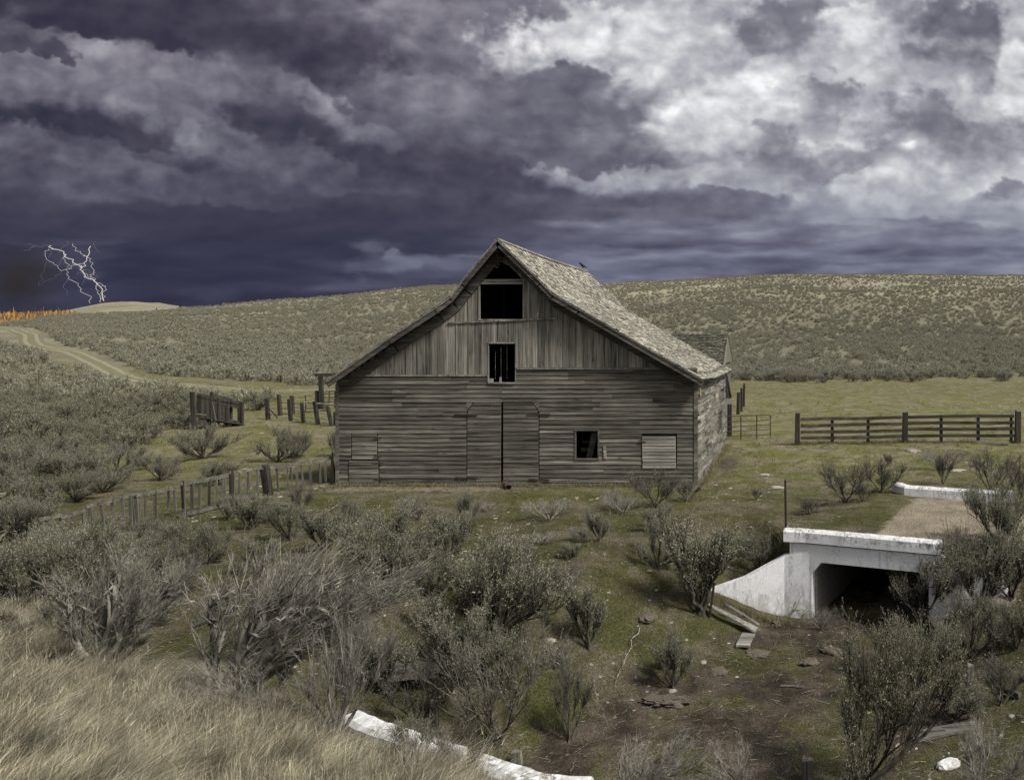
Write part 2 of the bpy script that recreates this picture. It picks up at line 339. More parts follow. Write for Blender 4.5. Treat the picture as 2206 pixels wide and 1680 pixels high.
M['weed']=mat_leaf('yard_weed_blades',(.07,.075,.028),(.34,.30,.18),.25)
def mat_stone():
    n=NT('pale_field_stone',.9,.15); p=n.pos(); c=n.mix(n.noise(p,9,4,.6),(.20,.18,.145),(.44,.41,.35)); c=n.mul(c,n.ramp(n.isl(),0,1,.7,1.15)); n.bump(n.noise(p,30,4,.6),.02,.6); return n.color(c)
M['stone']=mat_stone()
def mat_clod():
    n=NT('crumbly_earth_clod',.95,.1); p=n.coord(); c=n.mix(n.noise(p,12,5,.7),(.055,.045,.034),(.20,.172,.138)); n.bump(n.noise(p,22,5,.7),.04,1.); return n.color(c)
M['clod']=mat_clod()
def mat_black():
    n=NT('raven_feathers',.5,.4); return n.color((.012,.012,.014))
M['black']=mat_black()
def mat_emit(name,c,st):
    m=bpy.data.materials.new(name); m.use_nodes=True; t=m.node_tree; t.nodes.clear(); e=t.nodes.new('ShaderNodeEmission'); o=t.nodes.new('ShaderNodeOutputMaterial')
    e.inputs[0].default_value=(*c,1); e.inputs[1].default_value=st; t.links.new(e.outputs[0],o.inputs[0]); m.cycles.emission_sampling='NONE'; return m
M['bolt']=mat_emit('lightning_core',(1,.95,.84),.72)
M['bolt_dim']=mat_emit('lightning_branch',(.42,.37,.33),.45)
def mat_flame():
    m=mat_emit('flame',(1,.4,.05),1.); t=m.node_tree; e=[x for x in t.nodes if x.type=='EMISSION'][0]; g=t.nodes.new('ShaderNodeNewGeometry'); r=t.nodes.new('ShaderNodeValToRGB')
    r.color_ramp.elements[0].color=(.10,.07,.06,1); r.color_ramp.elements[1].color=(.62,.38,.07,1); k=r.color_ramp.elements.new(.5); k.color=(.30,.16,.05,1)
    t.links.new(g.outputs['Random Per Island'],r.inputs[0]); t.links.new(r.outputs[0],e.inputs[0]); e.inputs[1].default_value=1.0; return m
M['flame']=mat_flame()
# ------------------------------------------------------------------ sky: a far dome section of storm cloud
def build_sky():
    R=5000.
    us=np.concatenate([np.linspace(-4500,-300,60)[:-1],np.linspace(-300,-20,50)[:-1],np.arange(-20,2520,3.0),np.linspace(2523,2800,50)[1:],np.linspace(2800,6500,60)[1:]])
    vs=np.concatenate([np.linspace(-3600,-500,50)[:-1],np.linspace(-500,-10,60)[:-1],np.arange(-10,840,3.0),np.linspace(842,1000,8)[1:]])
    U,Vv=np.meshgrid(us,vs); c=sky_rgb(U/1.13333,Vv/1.13333)
    d=np.stack([(U-1950)/2000,np.ones_like(U),(827-Vv)/2000],-1); d/=np.linalg.norm(d,axis=-1,keepdims=True); P=(d*R+np.array([0,0,5.])).reshape(-1,3)
    nr,nc=U.shape; i=np.arange(nr*nc).reshape(nr,nc); F=np.stack([i[:-1,:-1],i[:-1,1:],i[1:,1:],i[1:,:-1]],-1).reshape(-1,4)
    m=bpy.data.materials.new('storm_cloud_sky'); m.use_nodes=True; t=m.node_tree; t.nodes.clear()
    a=t.nodes.new('ShaderNodeAttribute'); a.attribute_name='cloud'; e=t.nodes.new('ShaderNodeEmission'); o=t.nodes.new('ShaderNodeOutputMaterial')
    t.links.new(a.outputs['Color'],e.inputs[0]); t.links.new(e.outputs[0],o.inputs[0]); m.cycles.emission_sampling='NONE'
    me=np_mesh('sky',P,F,[m],True); at=me.color_attributes.new('cloud','FLOAT_COLOR','POINT')
    at.data.foreach_set('color',np.concatenate([c.reshape(-1,3),np.ones((nr*nc,1))],1).astype(np.float32).ravel())
    o=bpy.data.objects.new('sky',me); link(o); tag(o,kind='structure')
build_sky()
# ------------------------------------------------------------------ terrain
COLS=np.array([-900,0,227,323,442,487,737,1110,1473,1927,2500,3400.])
DK=np.array([10,45,60,85,105,120,170,240,330,450,800,1500,4000.])
ZT=np.array([
#  10 45 60  85  105  120  170  240  330  450  800 1500 4000
[0,0,.5,2.2,3.6,5.0,8.,12.5,12,10,10,0,-40],
[0,0,.3,1.4,2.7,3.6,6.3,10.8,10.5,10,16,0,-40],
[0,0,.2,1.0,2.1,3.0,6.5,12.2,13,14,40,10,-40],
[0,0,.1,.8,1.8,2.7,6.3,12.1,15,16,45,10,-40],
[0,0,0,.5,1.3,2.4,6.1,12.0,17.2,17,36,10,-40],
[0,0,0,.4,1.1,2.2,6.0,12,18.0,18,34,10,-40],
[0,0,0,0,.5,1.2,5.0,13,20.8,22,30,10,-40],
[0,0,0,0,.5,1.4,7,17,27.4,30,30,10,-40],
[0,0,0,0,.3,1.0,5,14,24,35,33,10,-40],
[0,0,0,0,.2,.9,6,17,29,40.5,40,10,-40],
[0,0,0,0,.2,.9,6,16.5,28.5,39.3,39,10,-40],
[0,0,0,0,.2,.9,6,16,28,38,38,10,-40]])
HA=(.2,19.9)                                   # left foot of the culvert headwall
def ab(x,y): return (x-HA[0])*.9385-(y-HA[1])*.345,(x-HA[0])*.345+(y-HA[1])*.9385
def frm(a,b): return HA[0]+a*.9385+b*.345,HA[1]-a*.345+b*.9385
WASH=[(1.9,20.6),(1.2,18.6),(-.2,16.0),(-2.4,13.0),(-4.6,9.6)]
def seg_d(x,y,P):
    best=np.full(np.shape(x),1e9); side=np.zeros(np.shape(x))
    for (x0,y0),(x1,y1) in zip(P[:-1],P[1:]):
        dx,dy=x1-x0,y1-y0; L=dx*dx+dy*dy; t=np.clip(((x-x0)*dx+(y-y0)*dy)/L,0,1)
        ex,ey=x-(x0+t*dx),y-(y0+t*dy); d=np.hypot(ex,ey); cr=(dx*ey-dy*ex)
        m=d<best; best=np.where(m,d,best); side=np.where(m,cr,side)
    return best,side
def wash_depth(x,y):
    d,side=seg_d(x,y,WASH)                       # side>0: right/south-east bank
    wid=np.where(side>0,4.2,4.6); fl=np.where(side>0,1.9,1.5)
    k=1-sstep(fl,fl+wid,d)
    k2=(1-sstep(1.2,5.2,np.hypot(x-2.4,(y-14.6)*.8)))*.80
    k=1-(1-k)*(1-k2)
    a,b=ab(x,y)
    w=.22+2.6*sstep(-.15,-2.6,a)+2.6*sstep(3.3,5.5,a)
    k=k*(1-sstep(.02,1,(b)/w+.02))
    s=.437*x+.9*y
    k=k*sstep(7.0,7.25,s)
    return k
def H(x,y):
    x=np.asarray(x,float); y=np.asarray(y,float)
    yy=np.maximum(y,10.); u=1950+2000*x/yy; D=yy
    z=0
    lk=np.log(DK)
    for du in (-70,0,70):
        for dl in (-.05,0,.05):
            uu=np.clip(u+du,COLS[0],COLS[-1]); ci=np.clip(np.searchsorted(COLS,uu)-1,0,len(COLS)-2); cf=(uu-COLS[ci])/(COLS[ci+1]-COLS[ci])
            ld=np.clip(np.log(D)+dl,lk[0],lk[-1]); di=np.clip(np.searchsorted(lk,ld)-1,0,len(lk)-2); df=(ld-lk[di])/(lk[di+1]-lk[di])
            z=z+((ZT[ci,di]*(1-cf)+ZT[ci+1,di]*cf)*(1-df)+(ZT[ci,di+1]*(1-cf)+ZT[ci+1,di+1]*cf)*df)/9
    far=sstep(70,220,D); z=z+far*(fbm(x/46,y/46,3,4)*1.5+fbm(x/12,y/12,4,3)*.30)
    z=z-.16+.16*sstep(8,9,y)*0+.16
    fl=1-far; z=z+fl*(fbm(x/5,y/5,11,4)*.16+fbm(x/1.1,y/1.1,12,3)*.045)*sstep(9,12,y)
    # level the ground under the barn and its yard edge
    q=(1-sstep(0,1.2,np.maximum(np.abs(x+9.6)-6.4,np.abs(y-33.3)-5.6))); z=z*(1-q)-.02*q
    # road fill on which the picture was taken, running to the upper left
    s=.437*x+.9*y; z=z+np.clip((7.15-s)*.32,0,3.3)
    k=wash_depth(x,y); z=z*(1-k)+(-1.78+fbm(x/1.3,y/1.3,21,4)*.12)*k
    a,b=ab(x,y); t=(a>-.06)*(a<3.06)*(y>19)*(b>-.3)*(b<6.9); z=np.where(t>0,-1.78,z)
    return z
def G(pts):
    """world points on the ground under picture places given on the 2206-wide overview"""
    out=[]; D=np.exp(np.linspace(math.log(8.5),math.log(900),3000))
    for xd,yd in pts:
        u,v=xd*1.13333,yd*1.13333; x=(u-1950)/2000*D; zr=5-(v-827)/2000*D; h=H(x,D); i=np.nonzero(h>=zr)[0]
        i=i[0] if len(i) else len(D)-1; out.append((float(x[i]),float(D[i]),float(h[i])))
    return out
def Gp(u,v): return G([(u/1.13333,v/1.13333)])[0]
def PT(u,v,D): return Vector(((u-1950)/2000*D,D,5-(v-827)/2000*D))
def h1(x,y): return float(H(np.array([x]),np.array([y]))[0])
def mat_ground():
    n=NT('field_ground',.95,.1); p=n.pos(); z=n.attr('zone','Color'); sp=n.node('ShaderNodeSeparateColor'); n.put(sp.inputs[0],z)
    dirt,grav,dry=sp.outputs
    n1=n.noise(p,.55,5,.62,.4); n2=n.noise(p,4.5,5,.65); n3=n.noise(p,26,4,.7); n4=n.noise(p,90,3,.7)
    yd=n.node('ShaderNodeSeparateXYZ'); n.put(yd.inputs[0],p); fld=n.ramp(yd.outputs[1],20,36); moss=n.mix(fld,n.mix(n3,(.028,.032,.010),(.112,.108,.042)),n.mix(n3,(.075,.082,.020),(.215,.215,.080))); lit=n.mix(fld,n.mix(n3,(.055,.045,.030),(.19,.165,.115)),n.mix(n3,(.12,.10,.062),(.33,.29,.20)))  # field greener; near tones darkened, dimmer foreground light painted into the colour
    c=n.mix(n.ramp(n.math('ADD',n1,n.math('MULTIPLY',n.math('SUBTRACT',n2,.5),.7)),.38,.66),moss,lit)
    d2=n.mix(n.ramp(n.noise(p,1.6,5,.7),.35,.7),(.040,.033,.024),(.118,.096,.071)); d2=n.mix(n.ramp(n4,.60,.70,0,.7),d2,(.27,.24,.19))
    db=n.ramp(n.math('ADD',dirt,n.math('MULTIPLY',n.math('SUBTRACT',n2,.5),.9)),.35,.75); c=n.mix(db,c,d2)
    gv=n.mix(n3,(.15,.12,.08),(.37,.32,.235)); gv=n.mix(n.ramp(n4,.55,.62),gv,(.44,.40,.32)); gb=n.ramp(n.math('ADD',grav,n.math('MULTIPLY',n.math('SUBTRACT',n2,.5),.8)),.4,.7); c=n.mix(gb,c,gv)
    hn=n.noise(n.vmul(p,(1,1,1)),.05,5,.6); hb=n.noise(p,.33,5,.65)
    hd=n.mix(hb,(.12,.11,.072),(.215,.20,.14)); hd=n.mix(n.ramp(hn,.45,.62,0,.8),hd,(.26,.24,.165)); sy=n.node('ShaderNodeSeparateXYZ'); n.put(sy.inputs[0],p); hd=n.mul(hd,n.ramp(sy.outputs[1],170,330,1.25,1.9)); hd=n.mix(n.ramp(n.noise(p,1.3,4,.7),.48,.60,0,.8),hd,(.15,.143,.10)); hd=n.mix(n.ramp(n.noise(n.vmul(p,(.012,.05,.05)),1.,4,.6),.45,.62,0,.6),hd,(.17,.155,.11))  # distance ramp brightens the hill ground: stronger sunlight up there, painted in
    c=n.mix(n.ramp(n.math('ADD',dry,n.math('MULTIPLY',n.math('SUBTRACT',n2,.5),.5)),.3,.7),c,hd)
    # pale chips of stone lying about
    ch=n.vor(n.vadd(p,n.mul(n.node('ShaderNodeTexNoise').outputs['Color'],.2)),3.4); chm=n.math('MULTIPLY',n.ramp(ch,.10,.14,1,0),n.ramp(n1,.5,.6)); c=n.mix(n.math('MULTIPLY',chm,.8),c,(.36,.33,.27))
    c=n.mul(c,n.ramp(n3,.3,.7,.55,1.3)); c=n.mul(c,n.ramp(n4,.3,.7,.78,1.15)); c=n.mul(c,n.ramp(n.noise(p,1.3,4,.6),.3,.7,.72,1.12))
    n.bump(n.math('ADD',n.math('MULTIPLY',n2,.8),n.math('MULTIPLY',n3,.5)),.09,1.); return n.color(c)
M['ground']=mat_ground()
def zones(x,y,z):
    k=wash_depth(x,y); a,b=ab(x,y)
    dirt=sstep(.82,1.12,k+.40*fbm(x/1.5,y/1.5,61,4)); ap=(1-sstep(.1,2.2,np.abs(y-27.3)))*sstep(-17,-15,x)*(1-sstep(-10.2,-7,x)); ap2=(1-sstep(.0,1.6,np.abs(x+2.9)))*(1-sstep(0,5,np.abs(y-33)))
    dirt=np.maximum(dirt,np.maximum(ap*.75,ap2*.7)); dirt=np.maximum(dirt,((a>0)&(a<3.1)&(b>-.4)&(b<7)).astype(float))
    dirt=np.maximum(dirt,.42*sstep(60,72,y)*(1-sstep(90,104,y)))
    gr=(1-sstep(1.3,2.4,np.abs(a-3.1+.0*b)))*sstep(.2,.8,b)*(1-sstep(6.0,7.6,b)); gr=np.maximum(gr,.72*(1-sstep(2,4,np.hypot((a-7),b-3.2))))
    gr=np.maximum(gr,ap*.62)
    u=1950+2000*x/np.maximum(y,1); dry=sstep(92,112,y+14*fbm(x/30,y/30,71,3)); s=.437*x+.9*y; dry=np.maximum(dry,1-sstep(6.9,8.4,s+1.2*fbm(x/3,y/3,72,3)))
    return np.stack([dirt,gr,dry,np.ones_like(x)],-1)
def build_ground():
    ts=np.concatenate([np.linspace(-4,-1.1,50)[:-1],np.arange(-1.1,.40,.0028),np.linspace(.4,3.2,50)[1:]])
    ys=np.concatenate([np.linspace(-120,2,30)[:-1],np.linspace(2,8,20)[:-1],np.exp(np.arange(math.log(8),math.log(45),.0075)),np.exp(np.arange(math.log(45),math.log(560),.011)),np.exp(np.linspace(math.log(566),math.log(4300),60))])
    T,Y=np.meshgrid(ts,ys); X=T*np.maximum(Y,8); Z=H(X.ravel(),Y.ravel()).reshape(X.shape)
    P=np.stack([X,Y,Z],-1).reshape(-1,3); nr,nc=X.shape; i=np.arange(nr*nc).reshape(nr,nc)
    F=np.stack([i[:-1,:-1],i[:-1,1:],i[1:,1:],i[1:,:-1]],-1).reshape(-1,4)
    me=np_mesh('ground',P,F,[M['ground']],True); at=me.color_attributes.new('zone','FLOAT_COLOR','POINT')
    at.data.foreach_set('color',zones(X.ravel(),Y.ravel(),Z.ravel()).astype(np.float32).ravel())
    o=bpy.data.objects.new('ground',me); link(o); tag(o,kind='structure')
build_ground()
def build_deck():      # the fill over the culvert, joined to the field surface
    A=np.linspace(-.35,3.5,60); B=np.linspace(.02,7.2,90); a,b=np.meshgrid(A,B); x,y=frm(a,b)
    e=np.minimum(np.minimum(a+.35,3.5-a),7.2-b); base=(fbm(x/5,y/5,11,4)*.16+fbm(x/1.1,y/1.1,12,3)*.045)
    z=base+.05*sstep(0,.5,e)-.03
    P=np.stack([x,y,z],-1).reshape(-1,3); nr,nc=x.shape; i=np.arange(nr*nc).reshape(nr,nc); F=np.stack([i[:-1,:-1],i[:-1,1:],i[1:,1:],i[1:,:-1]],-1).reshape(-1,4)
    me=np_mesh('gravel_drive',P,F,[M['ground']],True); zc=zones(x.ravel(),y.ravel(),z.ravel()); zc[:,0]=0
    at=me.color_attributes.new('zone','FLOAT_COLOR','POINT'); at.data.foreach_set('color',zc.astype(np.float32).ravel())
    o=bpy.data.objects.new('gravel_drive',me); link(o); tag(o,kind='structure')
build_deck()
def build_track():
    pd=[(-60,797),(0,801),(41,805),(72,816),(80,838),(122,852),(184,864),(245,893),(302,921),(367,933),(490,944),(612,954),(775,954),(1000,954)]
    W3=[Gp(u,v) for u,v in pd]; pts=[np.array(w[:2]) for w in W3]
    C=[]
    for i in range(len(pts)-1):
        p0=pts[max(i-1,0)];p1=pts[i];p2=pts[i+1];p3=pts[min(i+2,len(pts)-1)]
        for t in np.linspace(0,1,40,endpoint=False):
            C.append(.5*((2*p1)+(-p0+p2)*t+(2*p0-5*p1+4*p2-p3)*t*t+(-p0+3*p1-3*p2+p3)*t**3))
    C=np.array(C); tg=np.gradient(C,axis=0); tg/=np.linalg.norm(tg,axis=1,keepdims=True)+1e-9; nn=np.stack([-tg[:,1],tg[:,0]],1)
    offs=np.linspace(-1.6,1.6,27); X=C[:,None,0]+nn[:,None,0]*offs[None]; Y=C[:,None,1]+nn[:,None,1]*offs[None]
    Z=H(X.ravel(),Y.ravel()).reshape(X.shape)+.06-.05*(np.abs(offs[None])>1.4); tr=np.maximum(1-np.abs(np.abs(offs)-.75)/.4,0)[None]*np.ones_like(X)
    tr=np.clip(tr*1.6,0,1)
    n=NT('dirt_track_surface',.95,.1); p=n.pos(); k=n.attr('rut'); a=n.noise(p,1.1,4,.6); b=n.noise(p,9,4,.7)
    g=n.mix(b,(.11,.11,.06),(.20,.19,.12)); s=n.mix(b,(.18,.165,.115),(.29,.265,.19)); kk=n.ramp(n.math('ADD',k,n.math('MULTIPLY',n.math('SUBTRACT',a,.5),.6)),.3,.75); n.color(n.mix(kk,g,s))
    nr,nc=X.shape; i=np.arange(nr*nc).reshape(nr,nc); F=np.stack([i[:-1,:-1],i[:-1,1:],i[1:,1:],i[1:,:-1]],-1).reshape(-1,4)
    me=np_mesh('dirt_track',np.stack([X,Y,Z],-1).reshape(-1,3),F,[n.m],True); at=me.attributes.new('rut','FLOAT','POINT'); at.data.foreach_set('value',tr.astype(np.float32).ravel())
    o=bpy.data.objects.new('dirt_track',me); link(o); tag(o,kind='structure'); return C
TRACK=build_track()
# ------------------------------------------------------------------ barn
BY=28.0; BB=38.6
def bc(cx,cy,D=28.0): return ((780+.4714*cx-1950)/2000*D, 5-(560+.4714*cy-827)/2000*D)
XL,XR=bc(90,0)[0],bc(1955,0)[0]
barn=empty('barn',((XL+XR)/2,BY,0),'old weathered grey wooden barn with bell-curved shingle roof','barn')
RF=27.45                                           # front edge of the roof
prof=[bc(40,785,RF),bc(360,562,RF),bc(600,405,RF),bc(680,345,RF),bc(740,268,RF),bc(922,52,RF),bc(1140,262,RF),bc(1205,330,RF),bc(1340,408,RF),bc(1985,778,RF)]
px=[p[0] for p in prof]; pz=[p[1] for p in prof]
def roofz(x): return float(np.interp(x,px,pz))
def sag(x,y):
    t=(y-RF)/(BB+.1-RF); return -.10*math.sin(math.pi*t)*(1 if x>-9.9 else .5)-.12*t
rng=random.Random(7)
def cut(a,b,holes):
    seg=[(a,b)]
    for h0,h1 in holes:
        ns=[]
        for s0,s1 in seg:
            if h1<=s0 or h0>=s1: ns.append((s0,s1)); continue
            if h0>s0+.01: ns.append((s0,h0))
            if h1<s1-.01: ns.append((h1,s1))
        seg=ns
    return seg
def siding(mb,x0,x1,z0,z1,holes=(),yf=BY,step=.152,dy=0,zfun=None,jit=.004,lens=(1.6,4.6)):
    """lapped boards running along x; holes (xa,xb,za,zb)"""
    z=z0
    while z<z1-.02:
        h=min(step,z1-z); zc=z+h/2
        hs=[(a,b) for a,b,c,d in holes if c<zc<d]
        for s0,s1 in cut(x0,x1,hs):
            x=s0
            while x<s1-.001:
                L=rng.uniform(*lens); e=min(s1,x+L)
                if s1-e<.5: e=s1
                j=rng.uniform(-jit,jit); q=rng.uniform(0,.005); zt=z+h+.012; zb=z+j
                yb=yf-.032-q+dy; yt=yf-.004-q+dy
                if zfun: zt=min(zt,zfun((x+e)/2)-.05)
                mb.hexa([(x+.003,yb,zb),(e-.003,yb,zb),(e-.003,yf+.012+dy,zb),(x+.003,yf+.012+dy,zb),(x+.003,yt,zt),(e-.003,yt,zt),(e-.003,yf+.012+dy,zt),(x+.003,yf+.012+dy,zt)])
                x=e
        z+=h
def H4(ax,ay,bx,by):      # crop box -> (xa,xb,za,zb)
    xa,zb=bc(ax,ay); xb,za=bc(bx,by); return (xa,xb,za,zb)
hatch=H4(833,165,1055,465); loft=H4(878,592,1015,792); win=H4(1330,1042,1443,1185)
dl=H4(763,893,945,1325); dr=H4(948,893,1140,1322)
sm_u=H4(166,1047,304,1188); sm_l=H4(152,1191,312,1332); flap=H4(1670,1066,1852,1235)
holes=[loft,win,(dl[0],dr[1],dl[2],dl[3]),(sm_u[0],sm_u[1],sm_u[2],sm_u[3]),(sm_l[0],sm_l[1],-1,sm_l[3]),(flap[0],flap[1],flap[2],flap[3])]
zsL=bc(0,755)[1]; zsR=bc(0,718)[1]; xm=(loft[0]+loft[1])/2
# lower wall: a course of lapped boards on a solid backing, left and right of the loft door
w=MB(); siding(w,XL,xm,-.05,zsL,holes); siding(w,xm,XR,-.05,zsR,holes); w.build('front_wall',M['siding'],barn)
# wall backing (keeps daylight out between boards)
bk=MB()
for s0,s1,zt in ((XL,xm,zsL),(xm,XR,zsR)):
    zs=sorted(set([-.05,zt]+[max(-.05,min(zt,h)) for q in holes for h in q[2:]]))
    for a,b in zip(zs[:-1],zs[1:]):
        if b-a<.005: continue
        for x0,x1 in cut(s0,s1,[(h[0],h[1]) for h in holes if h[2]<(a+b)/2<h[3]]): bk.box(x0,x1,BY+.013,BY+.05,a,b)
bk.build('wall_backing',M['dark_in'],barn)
# gable: vertical boards
HPK=bc(940,172)[1]; HLO=bc(0,262)[1]; HCX=(hatch[0]+hatch[1])/2
def peak(x): return min(HPK,HLO+(HPK-HLO)*max(0,1-abs(x-HCX)/((hatch[1]-hatch[0])/2))*1.25)
g=MB(); x=XL+.25; stops=[loft[0],loft[1],hatch[0],hatch[1],HCX]
while x<XR-.3:
    wd=rng.uniform(.17,.285); x2=min(x+wd,XR-.25); x2=min([q for q in stops if q>x+.05 and q<x2+.06]+[x2]); xc=(x+x2)/2; zb=(zsL if xc<xm else zsR)+.012; q=rng.uniform(0,.012)
    zt=roofz(xc)-.10; hs=[]
    if loft[0]<xc<loft[1]: hs.append((loft[2],loft[3]))
    if hatch[0]<xc<hatch[1]:
        hs.append((hatch[2],peak(xc)))
    for a,b in cut(zb,zt,hs):
        if b-a>.03:
            la=lb=a
            if hatch[0]<xc<hatch[1] and a>hatch[2]+.3: la,lb=peak(x),peak(x2)
            if loft[0]-.02<xc<loft[1]+.02 and a<loft[2]+.1 and b>loft[2]: continue
            g.hexa([(x+.004,BY-.022-q,la),(x2-.004,BY-.022-q,lb),(x2-.004,BY+.012,lb),(x+.004,BY+.012,la),(x+.004,BY-.022-q,b),(x2-.004,BY-.022-q,b),(x2-.004,BY+.012,b),(x+.004,BY+.012,b)])
    # batten on some joints
    if rng.random()<.25:
        for a,b in cut(zb,zt-.05,hs): g.box(x2-.02,x2+.022,BY-.047,BY-.036,a,b)
    x=x2
g.build('gable_boards',M['board_v'],barn)
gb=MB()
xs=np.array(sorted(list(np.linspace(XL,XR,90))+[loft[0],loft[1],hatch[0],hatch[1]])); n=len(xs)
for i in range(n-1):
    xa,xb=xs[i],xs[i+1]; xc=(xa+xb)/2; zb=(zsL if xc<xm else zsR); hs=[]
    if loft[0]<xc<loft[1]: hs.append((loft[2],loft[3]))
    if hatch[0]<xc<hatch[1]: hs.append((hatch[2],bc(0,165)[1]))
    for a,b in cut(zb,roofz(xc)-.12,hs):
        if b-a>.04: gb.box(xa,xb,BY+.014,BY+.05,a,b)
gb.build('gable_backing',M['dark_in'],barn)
t=MB()
def hb(mb,c0,c1,th=.05,wd=.05,D=BY-.05):
    a=bc(*c0); b=bc(*c1); mb.bar((a[0],D,a[1]),(b[0],D,b[1]),th,wd)
hb(t,(668,486),(1232,462),.05,.045); hb(t,(1018,721),(1790,721),.03,.045); hb(t,(175,757),(876,757),.03,.045)
t.build('ledger_strip',M['board_v'],barn)
t=MB(); a=bc(833,0)[0]; b=bc(1055,0)[0]; t.box(a,b,BY-.055,BY-.02,bc(0,285)[1],bc(0,259)[1]); t.build('hatch_crossboard',M['pale'],barn)
t=MB()      # frames of hatch, loft door and window
def frame(mb,h,wd=.07,top=True):
    mb.box(h[0]-wd,h[0],BY-.052,BY+.03,h[2],h[3]); mb.box(h[1],h[1]+wd,BY-.052,BY+.03,h[2],h[3])
    if top: mb.box(h[0]-wd,h[1]+wd,BY-.058,BY+.03,h[3],h[3]+.05)
frame(t,(hatch[0],hatch[1],hatch[2],bc(0,262)[1]),.05,False); t.box(hatch[0]-.05,hatch[1]+.05,BY-.058,BY+.03,hatch[2]-.04,hatch[2]); t.build('hatch_frame',M['board_v'],barn)
t=MB(); frame(t,loft,.03); t.build('loft_door_frame',M['board_v'],barn)
t=MB(); t.box(loft[0],loft[1],BY-.075,BY+.06,loft[2]-.045,loft[2]); t.build('loft_door_sill',M['pale'],barn)
t=MB(); frame(t,win,.045); t.box(win[0]-.05,win[1]+.05,BY-.06,BY+.05,win[2]-.04,win[2]); t.build('window_frame',M['siding'],barn)
t=MB(); a=bc(1345,1105); b=bc(1443,1105); t.box(a[0],b[0],BY+.35,BY+.38,a[1]-.05,a[1]+.02); t.bar((bc(1385,0)[0],BY+.3,bc(0,1190)[1]),(bc(1420,0)[0],BY+.22,bc(0,1045)[1]),.2,.03,(0,1,0)); t.bar((bc(1335,0)[0],BY+.5,bc(0,1150)[1]),(bc(1390,0)[0],BY+.5,bc(0,1150)[1]),.12,.03,(0,1,0)); t.build('stall_boards',M['trim'],barn)
# corner boards
t=MB(); t.box(XL-.025,XL+.09,BY-.05,BY+.02,-.05,roofz(XL+.05)-.17); t.build('corner_board',M['siding'],barn)
t=MB(); t.box(XR-.10,XR+.03,BY-.05,BY+.02,-.03,roofz(XR)-.12); t.build('corner_board',M['siding'],barn)
t=MB(); t.box(XL+.3,XR-.3,BY-.045,BY+.02,-.10,-.03); t.build('foot_board',M['trim'],barn)
# doors
def door(h,name,mat,proud=.0,chamf=None,lean=0.,st=.152,par=barn):
    m=MB(); x0,x1,z0,z1=h; x0+=.032; x1-=.032; z1-=.035
    def zf(x):
        if chamf is None: return 99
        if chamf=='L': return z1 if x>x0+.21 else z1-.32*(1-(x-x0)/.21)
        return z1 if x<x1-.21 else z1-.32*(1-(x1-x)/.21)
    z=z0
    while z<z1-.02:
        hh=min(st,z1-z); a,b=x0,x1
        zz=z+hh
        if chamf=='L' and zz>z1-.32: a=x0+.21*(zz-(z1-.32))/.32
        if chamf=='R' and zz>z1-.32: b=x1-.21*(zz-(z1-.32))/.32
        a1,b1=a,b; zl=z
        if chamf=='L': a=x0+.21*max(0,(zl-(z1-.32)))/.32
        if chamf=='R': b=x1-.21*max(0,(zl-(z1-.32)))/.32
        q=rng.uniform(0,.005); ya=BY-.03-proud-q; s=lean*(z-z0)
        m.hexa([(a+s,ya,z),(b+s,ya,z),(b+s,BY+.01-proud,z),(a+s,BY+.01-proud,z),(a1+s,ya+.018,zz+.004),(b1+s,ya+.018,zz+.004),(b1+s,BY+.01-proud,zz+.004),(a1+s,BY+.01-proud,zz+.004)]); z+=hh
    m.box(x0+.01,x1-.01,BY+.012-proud,BY+.04-proud,z0,z1-.34 if chamf else z1-.01)
    return m.build(name,mat,par)
D1=door(dl,'barn_door',M['siding'],.012,'L'); D2=door((dr[0],dr[1],dr[2],dr[3]),'barn_door',M['siding'],.0,'R')
# the wall pieces in the two cut corners above the doors
for (xa,xb,sg) in ((dl[0],dl[0]+.23,1),(dr[1]-.23,dr[1],-1)):
    z0=dl[3]-.35; z1=dl[3]; t=MB()
    if sg>0: t.prism([(xa,z0),(xa,z1),(xb,z1)],BY-.024,BY+.03)
    else: t.prism([(xb,z0),(xa,z1),(xb,z1)],BY-.024,BY+.03)
    t.build('door_corner_piece',M['siding'],barn)
D3=door(sm_u,'side_door_upper_leaf',M['siding'],.006); D3['label']='upper leaf of the small side door'
D4=door(sm_l,'side_door_lower_leaf',M['siding'],.03); D4['label']='lower leaf of the small side door'
D5=door((flap[0]-.0,flap[1],flap[2]+.0,flap[3]),'hatch_flap',M['pale'],.03,None,-.02,.11); D5['label']='pale replacement boards over a side opening'
for (p,par,L) in (((703,958),None,118),((708,1284),None,110),((1080,954),None,118),((1085,1293),None,110)):
    m=MB(); a=bc(p[0],p[1]); b=bc(p[0]+L,p[1]+4); m.bar((a[0],BY-.062,a[1]),(b[0],BY-.062,b[1]),.015,.055,(0,0,1)); m.build('strap_hinge',M['iron'],barn)
for p in ((288,1078,326),(288,1172,326),(275,1209,335),(288,1293,335),(1655,1100,1692)):
    m=MB(); a=bc(p[0],p[1]); b=bc(p[2],p[1]); m.bar((a[0],BY-.066,a[1]),(b[0],BY-.066,b[1]),.012,.045,(0,0,1)); m.build('strap_hinge',M['iron'],barn)
m=MB(); a=bc(1478,1122); b=bc(1482,1186); m.bar((a[0],BY-.05,a[1]),(b[0],BY-.05,b[1]),.09,.025,(0,1,0)); m.build('nailed_board',M['pale'],barn)
m=MB(); a=bc(1138,380); b=bc(1132,462); m.bar((a[0],BY-.06,a[1]),(b[0],BY-.06,b[1]),.02,.02,(0,1,0),.07,.02); m.build('split_board',M['pale'],barn)
